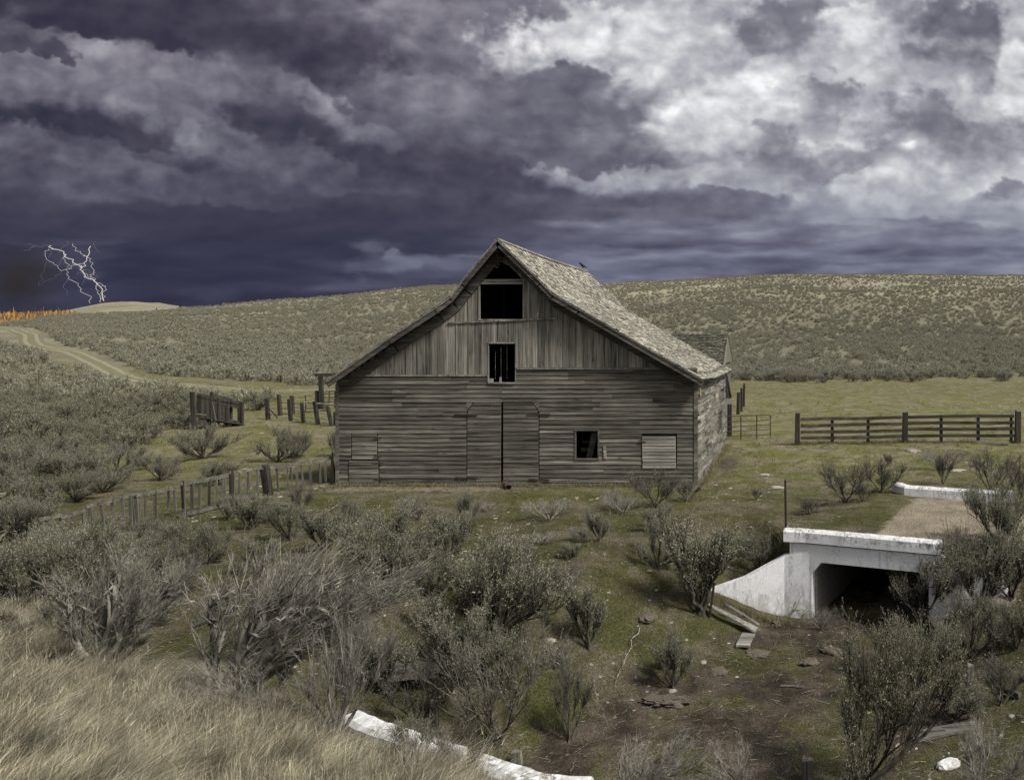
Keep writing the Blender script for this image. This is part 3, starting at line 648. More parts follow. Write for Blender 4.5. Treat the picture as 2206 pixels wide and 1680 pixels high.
m=MB(); a=bc(890,780); m.box(a[0]-.1,a[0]+.07,BY-.02,BY+.01,a[1]-.08,a[1]+.05); m.build('broken_board_end',M['pale'],barn); m=MB(); a=bc(938,778); m.box(a[0]-.03,a[0]+.03,BY-.02,BY+.01,a[1]-.13,a[1]+.09); m.build('broken_board_end',M['pale'],barn)
n_=NT('yellow_insulation',.9,.1); M['yellow']=n_.color(n_.mix(n_.ramp(n_.noise(n_.coord(),30,4,.7),.45,.6),(.10,.09,.07),(.50,.40,.14)))
# side and back walls
def sideboards(xw,sgn,name,mat,holes=(),warp=.03,xoff=.02):
    mb=MB(); z=-.05
    top=roofz(xw)-.06 if sgn>0 else roofz(XL)-.05
    while z<top:
        hh=.15; y=BY+.03
        for s0,s1 in cut(BY+.03,BB,[(a,b) for a,b,c,d in holes if c<z+hh/2<d]):
            y=s0
            while y<s1-.001:
                L=rng.uniform(.6,2.4); e=min(s1,y+L)
                if s1-e<.2: e=s1
                f=lambda yy:-.30*math.sin(math.pi*min(1,(yy-BY)/10.6))*(z/3.6)*.35+.06*math.sin(yy*1.1+z*2)*.3
                za,zb=z+f(y)+rng.uniform(-warp,warp)*.5,z+f(e)+rng.uniform(-warp,warp)*.5
                p=rng.uniform(.02,.05); t_=rng.uniform(-.015,.03)
                if rng.random()<.012: y=e; continue
                x0=xw; x1=xw+sgn*(p+.012); x2=xw+sgn*.006
                P=[(x0,y,za),(x1,y+.004,za+t_*.4),(x1,e-.004,zb),(x0,e-.004,zb),(x0,y+.004,za+hh+.01),(x2,y+.004,za+hh+.01),(x2,e-.004,zb+hh+.01),(x0,e-.004,zb+hh+.01)]
                if sgn<0: P=[P[1],P[0],P[3],P[2],P[5],P[4],P[7],P[6]]
                mb.hexa(P); y=e
        z+=hh
    return mb.build(name,mat,barn)
swin=(35.2,36.6,.95,1.9)
sideboards(XR,1,'side_wall',M['side'],[swin,(31.0,31.35,.62,.82),(32.2,32.5,.75,.95),(33.6,34.0,2.5,2.85),(29.6,29.95,-.05,.28)])
m=MB(); m.box(XR-.06,XR-.004,BY+.05,swin[0],-.05,roofz(XR)-.35); m.box(XR-.06,XR-.004,swin[1],BB,-.05,roofz(XR)-.35); m.box(XR-.06,XR-.004,swin[0],swin[1],-.05,swin[2]); m.box(XR-.06,XR-.004,swin[0],swin[1],swin[3],roofz(XR)-.35); m.build('side_wall_backing',M['dark_in'],barn)
m=MB(); m.box(XR,XR+.06,swin[0]-.08,swin[0],swin[2]-.05,swin[3]+.06); m.box(XR,XR+.06,swin[1],swin[1]+.08,swin[2]-.05,swin[3]+.06); m.box(XR,XR+.06,swin[0],swin[1],swin[3],swin[3]+.06); m.build('window_frame',M['side'],barn); m=MB(); m.box(XR,XR+.04,(swin[0]+swin[1])/2-.05,(swin[0]+swin[1])/2+.05,swin[2],swin[3]); m.build('mullion',M['side'],barn); m=MB(); m.bar((XR+.055,28.35,3.2),(XR+.055,28.75,3.05),.01,.28); m.build('yellow_patch',M['yellow'],barn); m=MB(); m.bar((XR+.055,28.15,2.42),(XR+.055,28.5,2.4),.01,.07); m.build('yellow_patch',M['yellow'],barn)
sideboards(XL,-1,'side_wall',M['side'])
m=MB(); m.box(XL+.002,XL+.06,BY+.05,BB,-.05,roofz(XL)-.12); m.build('side_wall_backing',M['dark_in'],barn)
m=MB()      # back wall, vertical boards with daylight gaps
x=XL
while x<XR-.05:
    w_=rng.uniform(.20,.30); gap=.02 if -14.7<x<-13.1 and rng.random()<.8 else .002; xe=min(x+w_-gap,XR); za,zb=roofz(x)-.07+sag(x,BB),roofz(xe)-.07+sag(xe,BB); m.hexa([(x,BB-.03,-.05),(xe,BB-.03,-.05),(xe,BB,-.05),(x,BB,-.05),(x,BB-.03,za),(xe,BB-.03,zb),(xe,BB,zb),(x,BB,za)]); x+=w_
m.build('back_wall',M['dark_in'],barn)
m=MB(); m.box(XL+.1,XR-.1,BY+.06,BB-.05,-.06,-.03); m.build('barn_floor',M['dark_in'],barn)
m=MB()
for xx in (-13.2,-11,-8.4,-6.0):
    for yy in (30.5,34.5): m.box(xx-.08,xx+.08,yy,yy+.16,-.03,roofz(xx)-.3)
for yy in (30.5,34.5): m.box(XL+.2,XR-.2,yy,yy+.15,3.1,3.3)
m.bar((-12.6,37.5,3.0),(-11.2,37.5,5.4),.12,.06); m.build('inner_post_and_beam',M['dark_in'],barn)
# roof deck and shingles
def roofpt(s,tab,y):
    """s = distance along the slope from the ridge"""
    L=tab[0]; k=min(max(np.searchsorted(L,s)-1,0),len(L)-2); f=(s-L[k])/(L[k+1]-L[k]); x=tab[1][k]+(tab[1][k+1]-tab[1][k])*f; z=tab[2][k]+(tab[2][k+1]-tab[2][k])*f
    return Vector((x,y,z+sag(x,y)))
def slope(xs,zs):
    L=[0]
    for i in range(len(xs)-1): L.append(L[-1]+math.hypot(xs[i+1]-xs[i],zs[i+1]-zs[i]))
    return (np.array(L),xs,zs)
RT=slope(px[5:],pz[5:]); LT=slope(px[5::-1],pz[5::-1])
def make_roof(tab,name,seed,fine):
    r=random.Random(seed); L=tab[0][-1]; dk=MB()
    ss=sorted(set(list(np.linspace(0,L,26))+list(tab[0]))); ys=np.linspace(RF+.02,BB+.25,14)
    b=len(dk.v)
    for s in ss:
        for y in ys:
            p=roofpt(s,tab,y); dk.v.append((p.x,p.y,p.z-.05))
    k=len(ys)
    for i in range(len(ss)-1):
        for j in range(k-1): dk.f.append((b+i*k+j,b+i*k+j+1,b+(i+1)*k+j+1,b+(i+1)*k+j))
    n0=len(dk.v); dk.v+=[(x,y,z-.03) for x,y,z in dk.v[:n0]]; dk.f+=[tuple(q+n0 for q in reversed(f)) for f in dk.f[:]]
    m=MB(); ex=.142 if fine else .2; s=L
    while s>0.02:
        y=RF-.03
        s0=max(s-ex*2.1,0); yy=y
        while yy<BB+.3:
            w_=r.uniform(.07,.17) if fine else r.uniform(.15,.3); y2=min(yy+w_,BB+.32)
            miss=r.random()<(.035 if fine else .01)
            if not miss:
                sb=s+r.uniform(-.025,.03); tl=r.gauss(0,.012); th=r.uniform(.008,.018); lf=.02+abs(r.gauss(0,.014)); sb=min(sb,L+.06)
                A=roofpt(min(sb,L),tab,yy); B=roofpt(s0,tab,yy); d=(A-B).normalized(); nrm=Vector((-d.z,0,d.x)); nrm=nrm if nrm.z>0 else -nrm
                A=B+d*(sb-s0); u0=A+nrm*(lf-.012); u1=B+nrm*(-.004); sl=Vector((0,y2-yy-.006,0)); sk=Vector((0,0,tl)); shift=Vector((0,r.uniform(-.006,.006),0))
                m.hexa([u0+shift,u0+sl+sk+shift,u1+sl,u1,u0+nrm*th+shift,u0+sl+sk+nrm*th+shift,u1+sl+nrm*th*.5,u1+nrm*th*.5])
            yy=y2
        s-=ex
    o=m.build(name,M['shingle'],barn); dk.build('roof_deck',M['dark_in'],barn)
make_roof(RT,'roof_slope',3,True); make_roof(LT,'roof_slope',4,False)
m=MB(); pr=[roofpt(0,RT,y)+Vector((0,0,.03)) for y in np.linspace(RF,BB+.3,9)]
for a,b in zip(pr[:-1],pr[1:]):
    m.bar(a+Vector((.07,0,-.04)),b+Vector((.07,0,-.04)),.16,.02,(.6,0,.8)); m.bar(a+Vector((-.07,0,-.045)),b+Vector((-.07,0,-.045)),.16,.02,(-.6,0,.8))
m.build('ridge_cap',M['pale'],barn)
# barge boards along the front edge and dark soffit board at the wall
for nm,idx,mat in (('barge_board',range(5,len(px)-1),M['trim']),('barge_board',range(0,5),M['trim'])):
    m=MB()
    for i in idx:
        a=Vector((px[i],RF+.02,pz[i]-.135)); b=Vector((px[i+1],RF+.02,pz[i+1]-.135)); d=(b-a).normalized()*.02; m.bar(a-d,b+d,.035,.17,(0,0,1))
    m.build(nm,mat,barn)
m=MB()
for i in range(len(px)-1):
    a=Vector((px[i],BY-.075,pz[i]-.34)); b=Vector((px[i+1],BY-.075,pz[i+1]-.34))
    if i==0: a.x+=.55; a.z+=.33
    if i==len(px)-2: b.x-=.45; b.z+=.25
    d=(b-a).normalized()*.02; m.bar(a-d,b+d,.04,.30,(0,0,1))
m.build('rake_frieze_board',M['trim'],barn)
m=MB()       # roof edge seen end-on: pale shingle butts over a thin board
for i in range(len(px)-1):
    a=Vector((px[i],RF,pz[i]-.035)); b=Vector((px[i+1],RF,pz[i+1]-.035)); d=(b-a).normalized()*.01; m.bar(a-d,b+d,.06,.035,(0,0,1))
m.build('roof_edge_strip',M['board_v'],barn)
# hay track bracket and hook in the peak
m=MB(); a=bc(935,118); m.box(a[0]-.06,a[0]+.06,BY-.35,BY+.3,a[1]-.05,a[1]+.1); m.build('hay_track_beam',M['trim'],barn)
m=MB(); a=bc(938,130); m.tube([(a[0],BY-.3,a[1]),(a[0],BY-.3,a[1]-.25),(a[0]+.05,BY-.3,a[1]-.42),(a[0]-.03,BY-.3,a[1]-.5),(a[0]-.06,BY-.3,a[1]-.42)],.022,6); m.build('hay_hook',M['iron'],barn)
# boards leaning on the back corner of the barn
ob=empty('leaning_boards',(-3.3,39.2,0),'grey planks leaning steeply on the back right corner of the barn','planks')
for k,(u0,u1,D) in enumerate(((1766,1782,39.2),(1771,1783,39.4),(1768,1776,39.0))):
    m=MB(); m.bar(PT(u0,908+k*4,D),PT(u1,972,D+.3),.17,.04,(0,1,0)); m.build('plank',M['fence_v'] if k else M['post'],ob)
# ------------------------------------------------------------------ small shed behind
shed=empty('shed',(-6.5,47,0),'small shed with patchy shingle roof, half hidden behind the barn','shed')
SXa,SXb=-10.2,-4.15
m=MB(); m.box(SXa+.2,SXb-.15,45.6,45.7,-.1,3.7); m.box(SXa+.2,SXb-.15,51.3,51.4,-.1,3.7); m.box(SXb-.25,SXb-.15,45.7,51.3,-.1,3.75); m.box(SXa+.2,SXa+.3,45.7,51.3,-.1,3.75)
m.prism([(0,0)]*3 if False else [(SXa+.2,3.7),(SXa+.3,3.7),(SXa+.25,3.8)],46,51) ; m.build('wall',M['fence_v'],shed)
r=random.Random(5)
def shed_slope(y0,z0,y1,z1,nm):
    m=MB(); L=math.hypot(y1-y0,z1-z0); s=0; d=Vector((0,(y1-y0)/L,(z1-z0)/L)); nn=Vector((0,-d.z,d.y)); nn=nn if nn.z>0 else -nn
    dk=[Vector((SXa,y0,z0)),Vector((SXb,y0,z0)),Vector((SXb,y1,z1)),Vector((SXa,y1,z1))]; m.hexa([q-nn*.05 for q in dk]+[q-nn*.01 for q in dk])
    while s<L:
        x=SXa
        while x<SXb:
            w_=min(r.uniform(.12,.24),SXb-x+.01)
            if r.random()>.05:
                a=Vector((x,y0,z0))+d*(s+r.uniform(-.02,.02)); b=a+d*min(.38,L-s); l=.025+abs(r.gauss(0,.01)); W_=Vector((w_-.012,0,0))
                m.hexa([a+nn*l,a+W_+nn*l,b+W_,b,a+nn*(l+.02),a+W_+nn*(l+.02),b+W_+nn*.01,b+nn*.01])
            x+=w_
        s+=.19
    m.build(nm,M['shed_roof'],shed)
shed_slope(45.0,3.62,48.2,5.25,'roof_slope'); shed_slope(51.6,3.62,48.3,5.25,'roof_slope')
m=MB(); m.bar((SXb-.02,45.05,3.50),(SXb-.02,48.2,5.10),.03,.10,(0,0,1)); m.build('barge_board',M['pale'],shed)
m=MB(); m.prism([(45.15,3.6),(51.4,3.6),(48.25,5.16)],0,.05); vv=[(SXb-.07+y,x,z) for x,y,z in m.v]; m.v=vv; m.build('gable',M['board_v'],shed)
# ------------------------------------------------------------------ raven on the ridge
def raven():
    sc_=.62; Vector_=Vector
    base=roofpt(0,RT,38.4)+Vector((0,0,.05)); base=Vector((base.x-.04,38.4,base.z))
    o=empty('raven',base,'black raven perched at the far end of the barn ridge','bird')
    m=MB(); P=[(.33,0,.10),(.24,0,.14),(.12,0,.20),(0,0,.25),(-.08,0,.31),(-.12,0,.37),(-.17,0,.39),(-.22,0,.385),(-.29,0,.365)]
    m.tube([base+Vector(p) for p in P],[.018,.05,.085,.10,.085,.062,.058,.035,.006],10); m.build('body',M['black'],o,smooth=True)
    for s in (-1,1):
        m=MB(); m.tube([base+Vector((-.03,s*.085,.28)),base+Vector((.10,s*.10,.22)),base+Vector((.24,s*.06,.14)),base+Vector((.34,s*.02,.09))],[.03,.055,.035,.008],8,flat=.35); m.build('wing',M['black'],o,smooth=True)
        m=MB(); m.tube([base+Vector((.02,s*.04,.18)),base+Vector((.01,s*.045,.06)),base+Vector((-.01,s*.045,0))],[.02,.01,.008],6); m.tube([base+Vector((.03,s*.045,.005)),base+Vector((-.06,s*.05,.005))],.008,5); m.build('leg',M['black'],o)
    m=MB(); m.bar(base+Vector((.28,0,.125)),base+Vector((.44,0,.05)),.06,.012,(0,0,1),.10,.01); m.build('tail',M['black'],o); o.scale=(.66,.66,.7)
raven()
# rusty pipe by the doors
x,y,_=Gp(1240,1194); z=h1(x,y)
m=MB(); a=Vector((x-.24,y+.42,z+.10)); b=Vector((x+.10,y-.2,z+.09)); k=12
dd=(b-a).normalized(); r0=dd.cross(Vector((0,0,1))).normalized(); u0=r0.cross(dd)
for rr,flip in ((.095,False),(.083,True)):
    bb=len(m.v)
    for c in (a,b):
        for i in range(k): an=2*math.pi*i/k; m.v.append(tuple(c+(r0*math.cos(an)+u0*math.sin(an))*rr))
    for i in range(k):
        j=(i+1)%k; f=(bb+i,bb+j,bb+k+j,bb+k+i); m.f.append(f[::-1] if flip else f)
for i in range(k):
    j=(i+1)%k
    for e in (0,k): m.f.append((e+i,e+j,2*k+e+j,2*k+e+i))
tag(m.build('stove_pipe',M['rust'],None,(x,y,z),True),'short rusty pipe lying on the ground before the barn doors','pipe')
# ------------------------------------------------------------------ culvert headwalls
def wall_strip(mb,pts,z0f,z1f,th,side=1):
    """vertical wall along pts (x,y); z0f,z1f lists; thickness to the far side"""
    n=len(pts); P=[Vector((p[0],p[1],0)) for p in pts]; N=[]
    for i in range(n):
        d=(P[min(i+1,n-1)]-P[max(i-1,0)]).normalized(); N.append(Vector((-d.y,d.x,0))*side)
    b=len(mb.v)
    for i in range(n):
        f=P[i]; k=P[i]+N[i]*th
        mb.v+=[(f.x,f.y,z0f[i]),(f.x,f.y,z1f[i]),(k.x,k.y,z1f[i]),(k.x,k.y,z0f[i])]
    for i in range(n-1):
        a=b+4*i; c=a+4
        for q in range(4): mb.f.append((a+q,a+(q+1)%4,c+(q+1)%4,c+q))
    mb.f.append((b+3,b+2,b+1,b)); e=b+4*(n-1); mb.f.append((e,e+1,e+2,e+3))
def fr3(a,b,z): x,y=frm(a,b); return (x,y,z)
cw=empty('culvert_headwall',fr3(1.6,0,-1.8),'white painted concrete culvert headwall with a dark opening, streaked with moss','culvert')
# face with opening (a 0..3.25), flared side pieces
ZT_,ZO,ZF=.02,-.40,-2.2
def fbox(mb,poly,b0,b1):
    n=len(poly); b=len(mb.v); mb.v+=[fr3(a,b0,z) for a,z in poly]+[fr3(a,b1,z) for a,z in poly]
    mb.f.append(tuple(b+i for i in range(n))); mb.f.append(tuple(b+n+i for i in reversed(range(n))))
    for i in range(n): j=(i+1)%n; mb.f.append((b+i,b+n+i,b+n+j,b+j))
m=MB(); fbox(m,[(-.45,ZT_),(-.45,-1.2),(0,-1.2),(.0,ZF),(.12,ZF),(.12,ZO-.30),(.36,ZO),(2.75,ZO),(2.98,ZO-.3),(2.98,ZF),(3.2,ZF),(3.32,-1.2),(3.32,ZT_)],0,.25); m.build('face_wall',M['conc'],cw)
m=MB(); fbox(m,[(-.0,ZF),(-.47,-1.2),(-.47,-.02),(-.02,-.02)],-.003,.2)
W0=frm(.06,.0); W1=(-.35,19.99); W2=(-2.45,19.72)
m=MB(); wall_strip(m,[W2,(-1.3,19.86),W1,W0],[-2.3,-2.3,-2.3,-2.3],[-1.16,-.80,-.30,-.16],.22,1); m.build('wing_wall',M['conc'],cw)
WR0=frm(3.2,0.); m=MB(); wall_strip(m,[WR0,(3.7,18.75),(5.6,19.2)],[-2.3]*3,[-.15,-.3,-1.1],.22,1); m.build('wing_wall',M['conc'],cw)
def parapet(name,P,z0,z1,th,par,mat,side=1,bev=.05):
    n=len(P); PV=[Vector((p[0],p[1],0)) for p in P]; m=MB(); N=[]
    for i in range(n):
        ds=[]
        if i>0: ds.append((PV[i]-PV[i-1]).normalized())
        if i<n-1: ds.append((PV[i+1]-PV[i]).normalized())
        d=sum(ds,Vector((0,0,0))).normalized(); N.append(Vector((-d.y,d.x,0))*side/ max(.6,d.dot(ds[0])))
    # subdivide for a slightly worn edge
    pts=[];nn=[]
    for i in range(n-1):
        k=max(2,int((PV[i+1]-PV[i]).length/.12))
        for j in range(k): f=j/k; pts.append(PV[i].lerp(PV[i+1],f)); nn.append(N[i].lerp(N[i+1],f))
    pts.append(PV[-1]); nn.append(N[-1]); r=random.Random(len(pts)); k=8
    for p,q in zip(pts,nn):
        j=lambda s=.006:r.uniform(-s,s)
        sec=[(0,z0),(0+j(),z1-bev),(bev+j(.012),z1+j()),(th-bev+j(.012),z1+j()),(th,z1-bev),(th,z0),(th*.66,z0),(th*.33,z0)]
        for a,z in sec: v=p+q*a; m.v.append((v.x,v.y,z))
    for i in range(len(pts)-1):
        for a in range(k): m.f.append((i*k+a,i*k+(a+1)%k,(i+1)*k+(a+1)%k,(i+1)*k+a))
    m.f.append(tuple(reversed(range(k)))); e=(len(pts)-1)*k; m.f.append(tuple(e+a for a in range(k)))
    return m.build(name,mat,par,smooth=False)
parapet('parapet',[frm(-.56,-.14),frm(-.02,-.06),frm(3.10,-.06),frm(3.30,.0)],.06,.35,.30,cw,M['conc'])
m=MB()
for a0,a1 in ((-.25,.12),(2.98,3.25)): fbox(m,[(a0,ZF),(a1,ZF),(a1,ZO),(a0,ZO)],.255,6.6)
fbox(m,[(-.25,ZO+.003),(3.25,ZO+.003),(3.25,ZO+.25),(-.25,ZO+.25)],.255,6.6); fbox(m,[(-.25,ZF),(3.25,ZF),(3.25,ZO+.3),(-.25,ZO+.3)],6.62,6.8); m.build('tunnel_wall',M['formed'],cw)
m=MB(); fbox(m,[(.123,ZF),(.18,ZF),(.18,ZO-.01),(.45,ZO-.01),(.42,ZO+.0),(.37,ZO-.005),(.123,ZO-.31)],.26,6.5); m.build('tunnel_haunch',M['formed'],cw)
# far parapet
fp=empty('far_parapet',(4.2,25.8,0),'far white concrete parapet at the back of the gravel crossing','parapet')
q0=PT(2177,1183,26.6); q1=PT(2208,1197,25.9); q2=PT(2440,1208,24.9); q3=PT(2480,1208,25.0)
parapet('parapet_beam',[(q0.x,q0.y),(q1.x,q1.y),(q2.x,q2.y),(q3.x,q3.y)],.0,.33,.34,fp,M['conc'])
m=MB(); wall_strip(m,[(q1.x,q1.y+.06),(q2.x,q2.y+.06)],[-1.2]*2,[.0,.0],.22); m.build('face_wall',M['conc'],fp)
# near parapet, bottom left (end of the culvert under the road)
npar=empty('near_parapet',(-4.2,10.0,-.1),'long low white concrete parapet top in the dry grass at the bottom of the picture','parapet')
n0=Vector((-6.35,11.25)); n1=Vector((-5.95,10.85)); n2=Vector((-3.0,9.33)); n3=Vector((-2.28,9.30))
a=PT(826,1752,10.25); b=PT(880,1775,10.0); c=PT(1300,1918,8.69); d=PT(1425,1926,8.63)
parapet('parapet_beam',[(a.x,a.y),(b.x,b.y),(c.x,c.y),(d.x,d.y)],-.32,.26,.30,npar,M['conc'],1)
m=MB(); wall_strip(m,[(b.x+.05,b.y+.10),(c.x-.05,c.y+.10)],[-2.1]*2,[-.32]*2,.22); m.build('face_wall',M['conc'],npar)
# ------------------------------------------------------------------ fences and gates
def posts_mb(x,y,z0,z1,w,d=None,lean=(0,0),taper=.9):
    m=MB(); d=d or w; m.hexa([(x-w/2,y-d/2,z0),(x+w/2,y-d/2,z0),(x+w/2,y+d/2,z0),(x-w/2,y+d/2,z0)]+[(x+lean[0]+sx*w/2*taper,y+lean[1]+sy*d/2*taper,z1) for sx,sy in ((-1,-1),(1,-1),(1,1),(-1,1))]); return m
def c3(cx,cy): return 1650+.3853*cx,780+.3853*cy
# right board fence
fo=empty('board_fence',(5.5,39,0),'dark four-rail board fence standing alone in the right-hand field','fence')
def base_pt(u,v): x,y,z=Gp(u,v); return x,y,z
bigs=[(768,593,797,34),(1450,588,780,36),(2165,583,783,36)]; BP=[]
for cx,c0,c1,w_ in bigs:
    u,v=c3(cx,c1); x,y,z=base_pt(u,v); top=5-(c3(0,c0)[1]-827)/2000*y; BP.append((x,y,z)); posts_mb(x,y,z-.1,top,w_*.3853/2000*y,.24,(.03,0)).build('post',M['post'],fo)
u,v=c3(2143,783); posts_mb(BP[2][0]-.28,BP[2][1]+.1,-.1,BP[2][2]+1.25,.12,.12).build('post',M['post'],fo)
def lerpb(cx):
    X=[768,1450,2165]; return (float(np.interp(cx,X,[p[0] for p in BP])),float(np.interp(cx,X,[p[1] for p in BP])))
for cx,c0,c1 in ((988,628,783),(1215,620,778),(1683,610,780),(1918,605,765)):
    x,y=lerpb(cx); z=h1(x,y); posts_mb(x,y+.07,z-.05,5-(c3(0,c0)[1]-827)/2000*y,.15,.09).build('post',M['rail_d'],fo)
for seg,rails in (((790,1430),((632,620),(673,660),(714,704),(752,741))),((1468,2142),((617,610),(656,653),(695,692),(737,734)))):
    for va,vb in rails:
        xa,ya=lerpb(seg[0]); xb,yb=lerpb(seg[1]); za=5-(c3(0,va)[1]-827)/2000*ya; zb=5-(c3(0,vb)[1]-827)/2000*yb; m=MB(); P=[]
        for k in range(7):
            f=k/6; P.append(Vector((xa+(xb-xa)*f,ya+(yb-ya)*f-.04,za+(zb-za)*f-.012*math.sin(math.pi*f*2.2+va))))
        for p,q in zip(P[:-1],P[1:]): m.bar(p,q,.05,.15)
        m.build('rail',M['rail_d'],fo)
# tube gate at the barn's back corner
def c4(cx,cy): return 1650+.2262*cx,860+.2262*cy
def gate(name,corners,bars,verts,D0,D1,cf,label,rad=.024):
    (xa,ta,ba),(xb,tb,bb)=corners; g0=cf(xa,ba); g=empty(name,PT(g0[0],g0[1],D0),label,'gate'); m=MB()
    def P(cx,cy): f=(cx-xa)/(xb-xa); u,v=cf(cx,cy); return PT(u,v,D0+(D1-D0)*f)
    m.tube([P(xa,ba),P(xa,ta),P(xb-10,tb),P(xb,tb+12),P(xb,bb)],rad,8,False); m.tube([P(xa,ba),P(xb-15,bb+4)],rad,8); m.build('gate_frame',M['iron'],g)
    for va,vb in bars: m=MB(); m.tube([P(xa,va),P(xb,vb)],rad*.8,7); m.build('bar',M['iron'],g)
    for cx,t_,b_ in verts: m=MB(); m.bar(P(cx,t_),P(cx,b_),.055,.03,(0,1,0)); m.build('upright',M['iron'],g)
gate('tube_gate',((500,692,972),(1020,676,930)),((755,730),(808,780),(860,832),(912,884)),((702,685,960),(873,678,945)),40.0,41.5,c4,'rusty six-bar tube gate standing half open beside the barn back corner')
# posts beyond the gate
for k,(cx,c0,c1,w_,lb) in enumerate(((580,560,905,50,'thick dark fence post behind the tube gate'),(670,432,672,36,'nearest of the three dark posts in line beyond the gate'),(708,385,640,26,'middle one of three dark posts in line beyond the gate'),(732,337,590,26,'tallest and farthest of the three dark posts in line beyond the gate'))):
    u,v=c4(cx,c1); x,y,z=Gp(u,v); o=posts_mb(x,y,z-.1,5-(c4(0,c0)[1]-827)/2000*y,w_*.2262/2000*y,None,(.04*(k%2),0)).build('fence_post',M['post'],None,(x,y,z)); tag(o,lb,'post','dark posts beyond the tube gate')
x,y,_=Gp(*c4(600,480)); 
# corral of posts and wire on the left
def c5(cx,cy): return 440+.1813*cx,900+.1813*cy
def corral(name,label,lst,wires,sag_=.02,mat='post'):
    B=[]; x,y,z=Gp(*c5(lst[0][0],lst[0][2])); g=empty(name,(x,y,z),label,'fence')
    for cx,c0,c1,w_,ln in lst:
        x,y,z=Gp(*c5(cx,c1)); top=5-(c5(0,c0)[1]-827)/2000*y; B.append((x,y,z,top,ln)); posts_mb(x,y,z-.1,top,w_*.1813/2000*y,None,(ln,0)).build('post',M[mat],g)
    for f0 in wires:
        for (p,q) in zip(B[:-1],B[1:]):
            m=MB(); P=[]
            for k in range(6):
                f=k/5; P.append(Vector((p[0]+p[4]*f0+(q[0]+q[4]*f0-p[0]-p[4]*f0)*f,p[1]+(q[1]-p[1])*f,(p[2]+(p[3]-p[2])*f0)*(1-f)+(q[2]+(q[3]-q[2])*f0)*f-sag_*math.sin(math.pi*f))))
            m.tube(P,.011,4); m.build('wire',M['iron'],g)
    return g,B
g1,B1=corral('corral_fence','front run of wire corral fence with leaning grey posts left of the barn',[(1185,402,690,42,-.1),(1490,410,705,40,-.12),(1662,460,735,38,-.12),(1860,440,755,42,-.22),(2045,500,775,38,-.28),(2085,580,770,30,-.02)],(.85,.55,.3,.12))
g2,B2=corral('corral_fence','back run of wire corral fence with upright dark posts left of the barn',[(1185,402,690,1,0),(1350,350,635,42,-.12),(1515,365,615,42,-.06),(1690,360,570,10,0),(1848,296,545,38,-.06),(2090,300,530,20,0)],(.9,.62,.35))
m=MB(); a=Vector((B1[2][0]-.1,B1[2][1]-.1,B1[2][2]+1.22)); m.tube([PT(*c5(1680,455),48.5),PT(*c5(1900,475),48),PT(*c5(2115,497),46.5)],.05,7); m.build('pole_rail',M['pale'],g1)
m=MB(); m.tube([PT(*c5(1625,585),48.8),PT(*c5(1850,565),48),PT(*c5(2010,552),47)],.045,7); m.build('pole_rail',M['pale'],g1)
m=MB(); m.tube([PT(*c5(1190,530),50.2),PT(*c5(1310,660),50.6)],.035,6); m.build('brace',M['post'],g1)
x,y,z=Gp(*c5(1915,545)); gf=empty('gate_arch',(x,y,z),'tall goalpost frame of dark timber beside the left eave of the barn','gate frame')
top=5-(c5(0,105)[1]-827)/2000*y; posts_mb(x,y,z-.1,top,.24,.24,(-.14,0),.95).build('post',M['post'],gf)
posts_mb(x+3.6,y+.6,z-.1,top,.24).build('post',M['post'],gf); m=MB(); m.bar((x-.5,y-.02,top+.1),(x+3.9,y+.6,top+.14),.2,.22); m.build('crossbeam',M['rail_d'],gf)
gate('tube_gate',((1925,305,450),(2092,300,445)),((345,345),(385,385),(420,418)),((2005,305,450),),55.5,55.5,c5,'grey tube gate seen between the tall frame and the barn left wall',.03)
# loading chute
chx=[Gp(*c5(cx,cy)) for cx,cy in ((200,835),(815,765))]; ch=empty('loading_chute',((chx[0][0]+chx[1][0])/2,45.8,0),'weathered timber loading chute ramp at the edge of the sagebrush','chute')
def chute_pt(cx,cy,dy=0): f=(cx-200)/(815-200); D=chx[0][1]+(chx[1][1]-chx[0][1])*f; u,v=c5(cx,cy); p=PT(u,v,D); p.y+=dy; return p
for cx,c0,c1,w_,t_ in ((192,310,835,.20,-.12),(405,368,845,.24,0),(505,395,780,.14,0),(622,480,800,.26,0),(815,448,765,.28,0)):
    p=chute_pt(cx,c1); q=chute_pt(cx,c0); m=MB(); m.bar(p-Vector((0,0,.15)),q+Vector((t_,0,0)),w_,.16,(0,1,0)); m.build('post',M['post'],ch)
for cx,c0,c1 in ((330,560,740),(495,600,760),(230,420,800)):
    p=chute_pt(cx,c1,1.1); q=chute_pt(cx,c0-90,1.1); m=MB(); m.bar(p,q,.16,.12,(0,1,0)); m.build('post',M['post'],ch)
for ya,yb,x1 in ((368,478,800),(400,515,800),(440,545,640),(485,585,640),(535,620,640),(580,655,640),(640,700,640)):
    m=MB(); dy=.1; xa=205; f=(x1-xa)/(800-xa); yb2=ya+(yb-ya)*f if x1<800 else yb
    m.bar(chute_pt(xa,ya,dy),chute_pt(x1,yb2,dy),.05,.26 if ya<410 else .19); m.build('side_board',M['post'],ch)
for ya,yb in ((390,440),(450,500),(520,565),(600,640)):
    m=MB(); m.bar(chute_pt(215,ya-20,1.15),chute_pt(500,yb,1.15),.04,.17); m.build('side_board',M['rail_d'],ch)
m=MB(); m.bar(chute_pt(200,725,.05),chute_pt(400,728,.05),.05,.34); m.build('side_board',M['rail_d'],ch)
m=MB(); m.bar(chute_pt(640,705,.05),chute_pt(800,740,.05),.05,.22); m.build('side_board',M['rail_d'],ch)
m=MB(); m.bar(chute_pt(210,690,.6),chute_pt(700,770,.6),.9,.05,(0,0,1)); m.build('ramp_floor',M['rail_d'],ch)
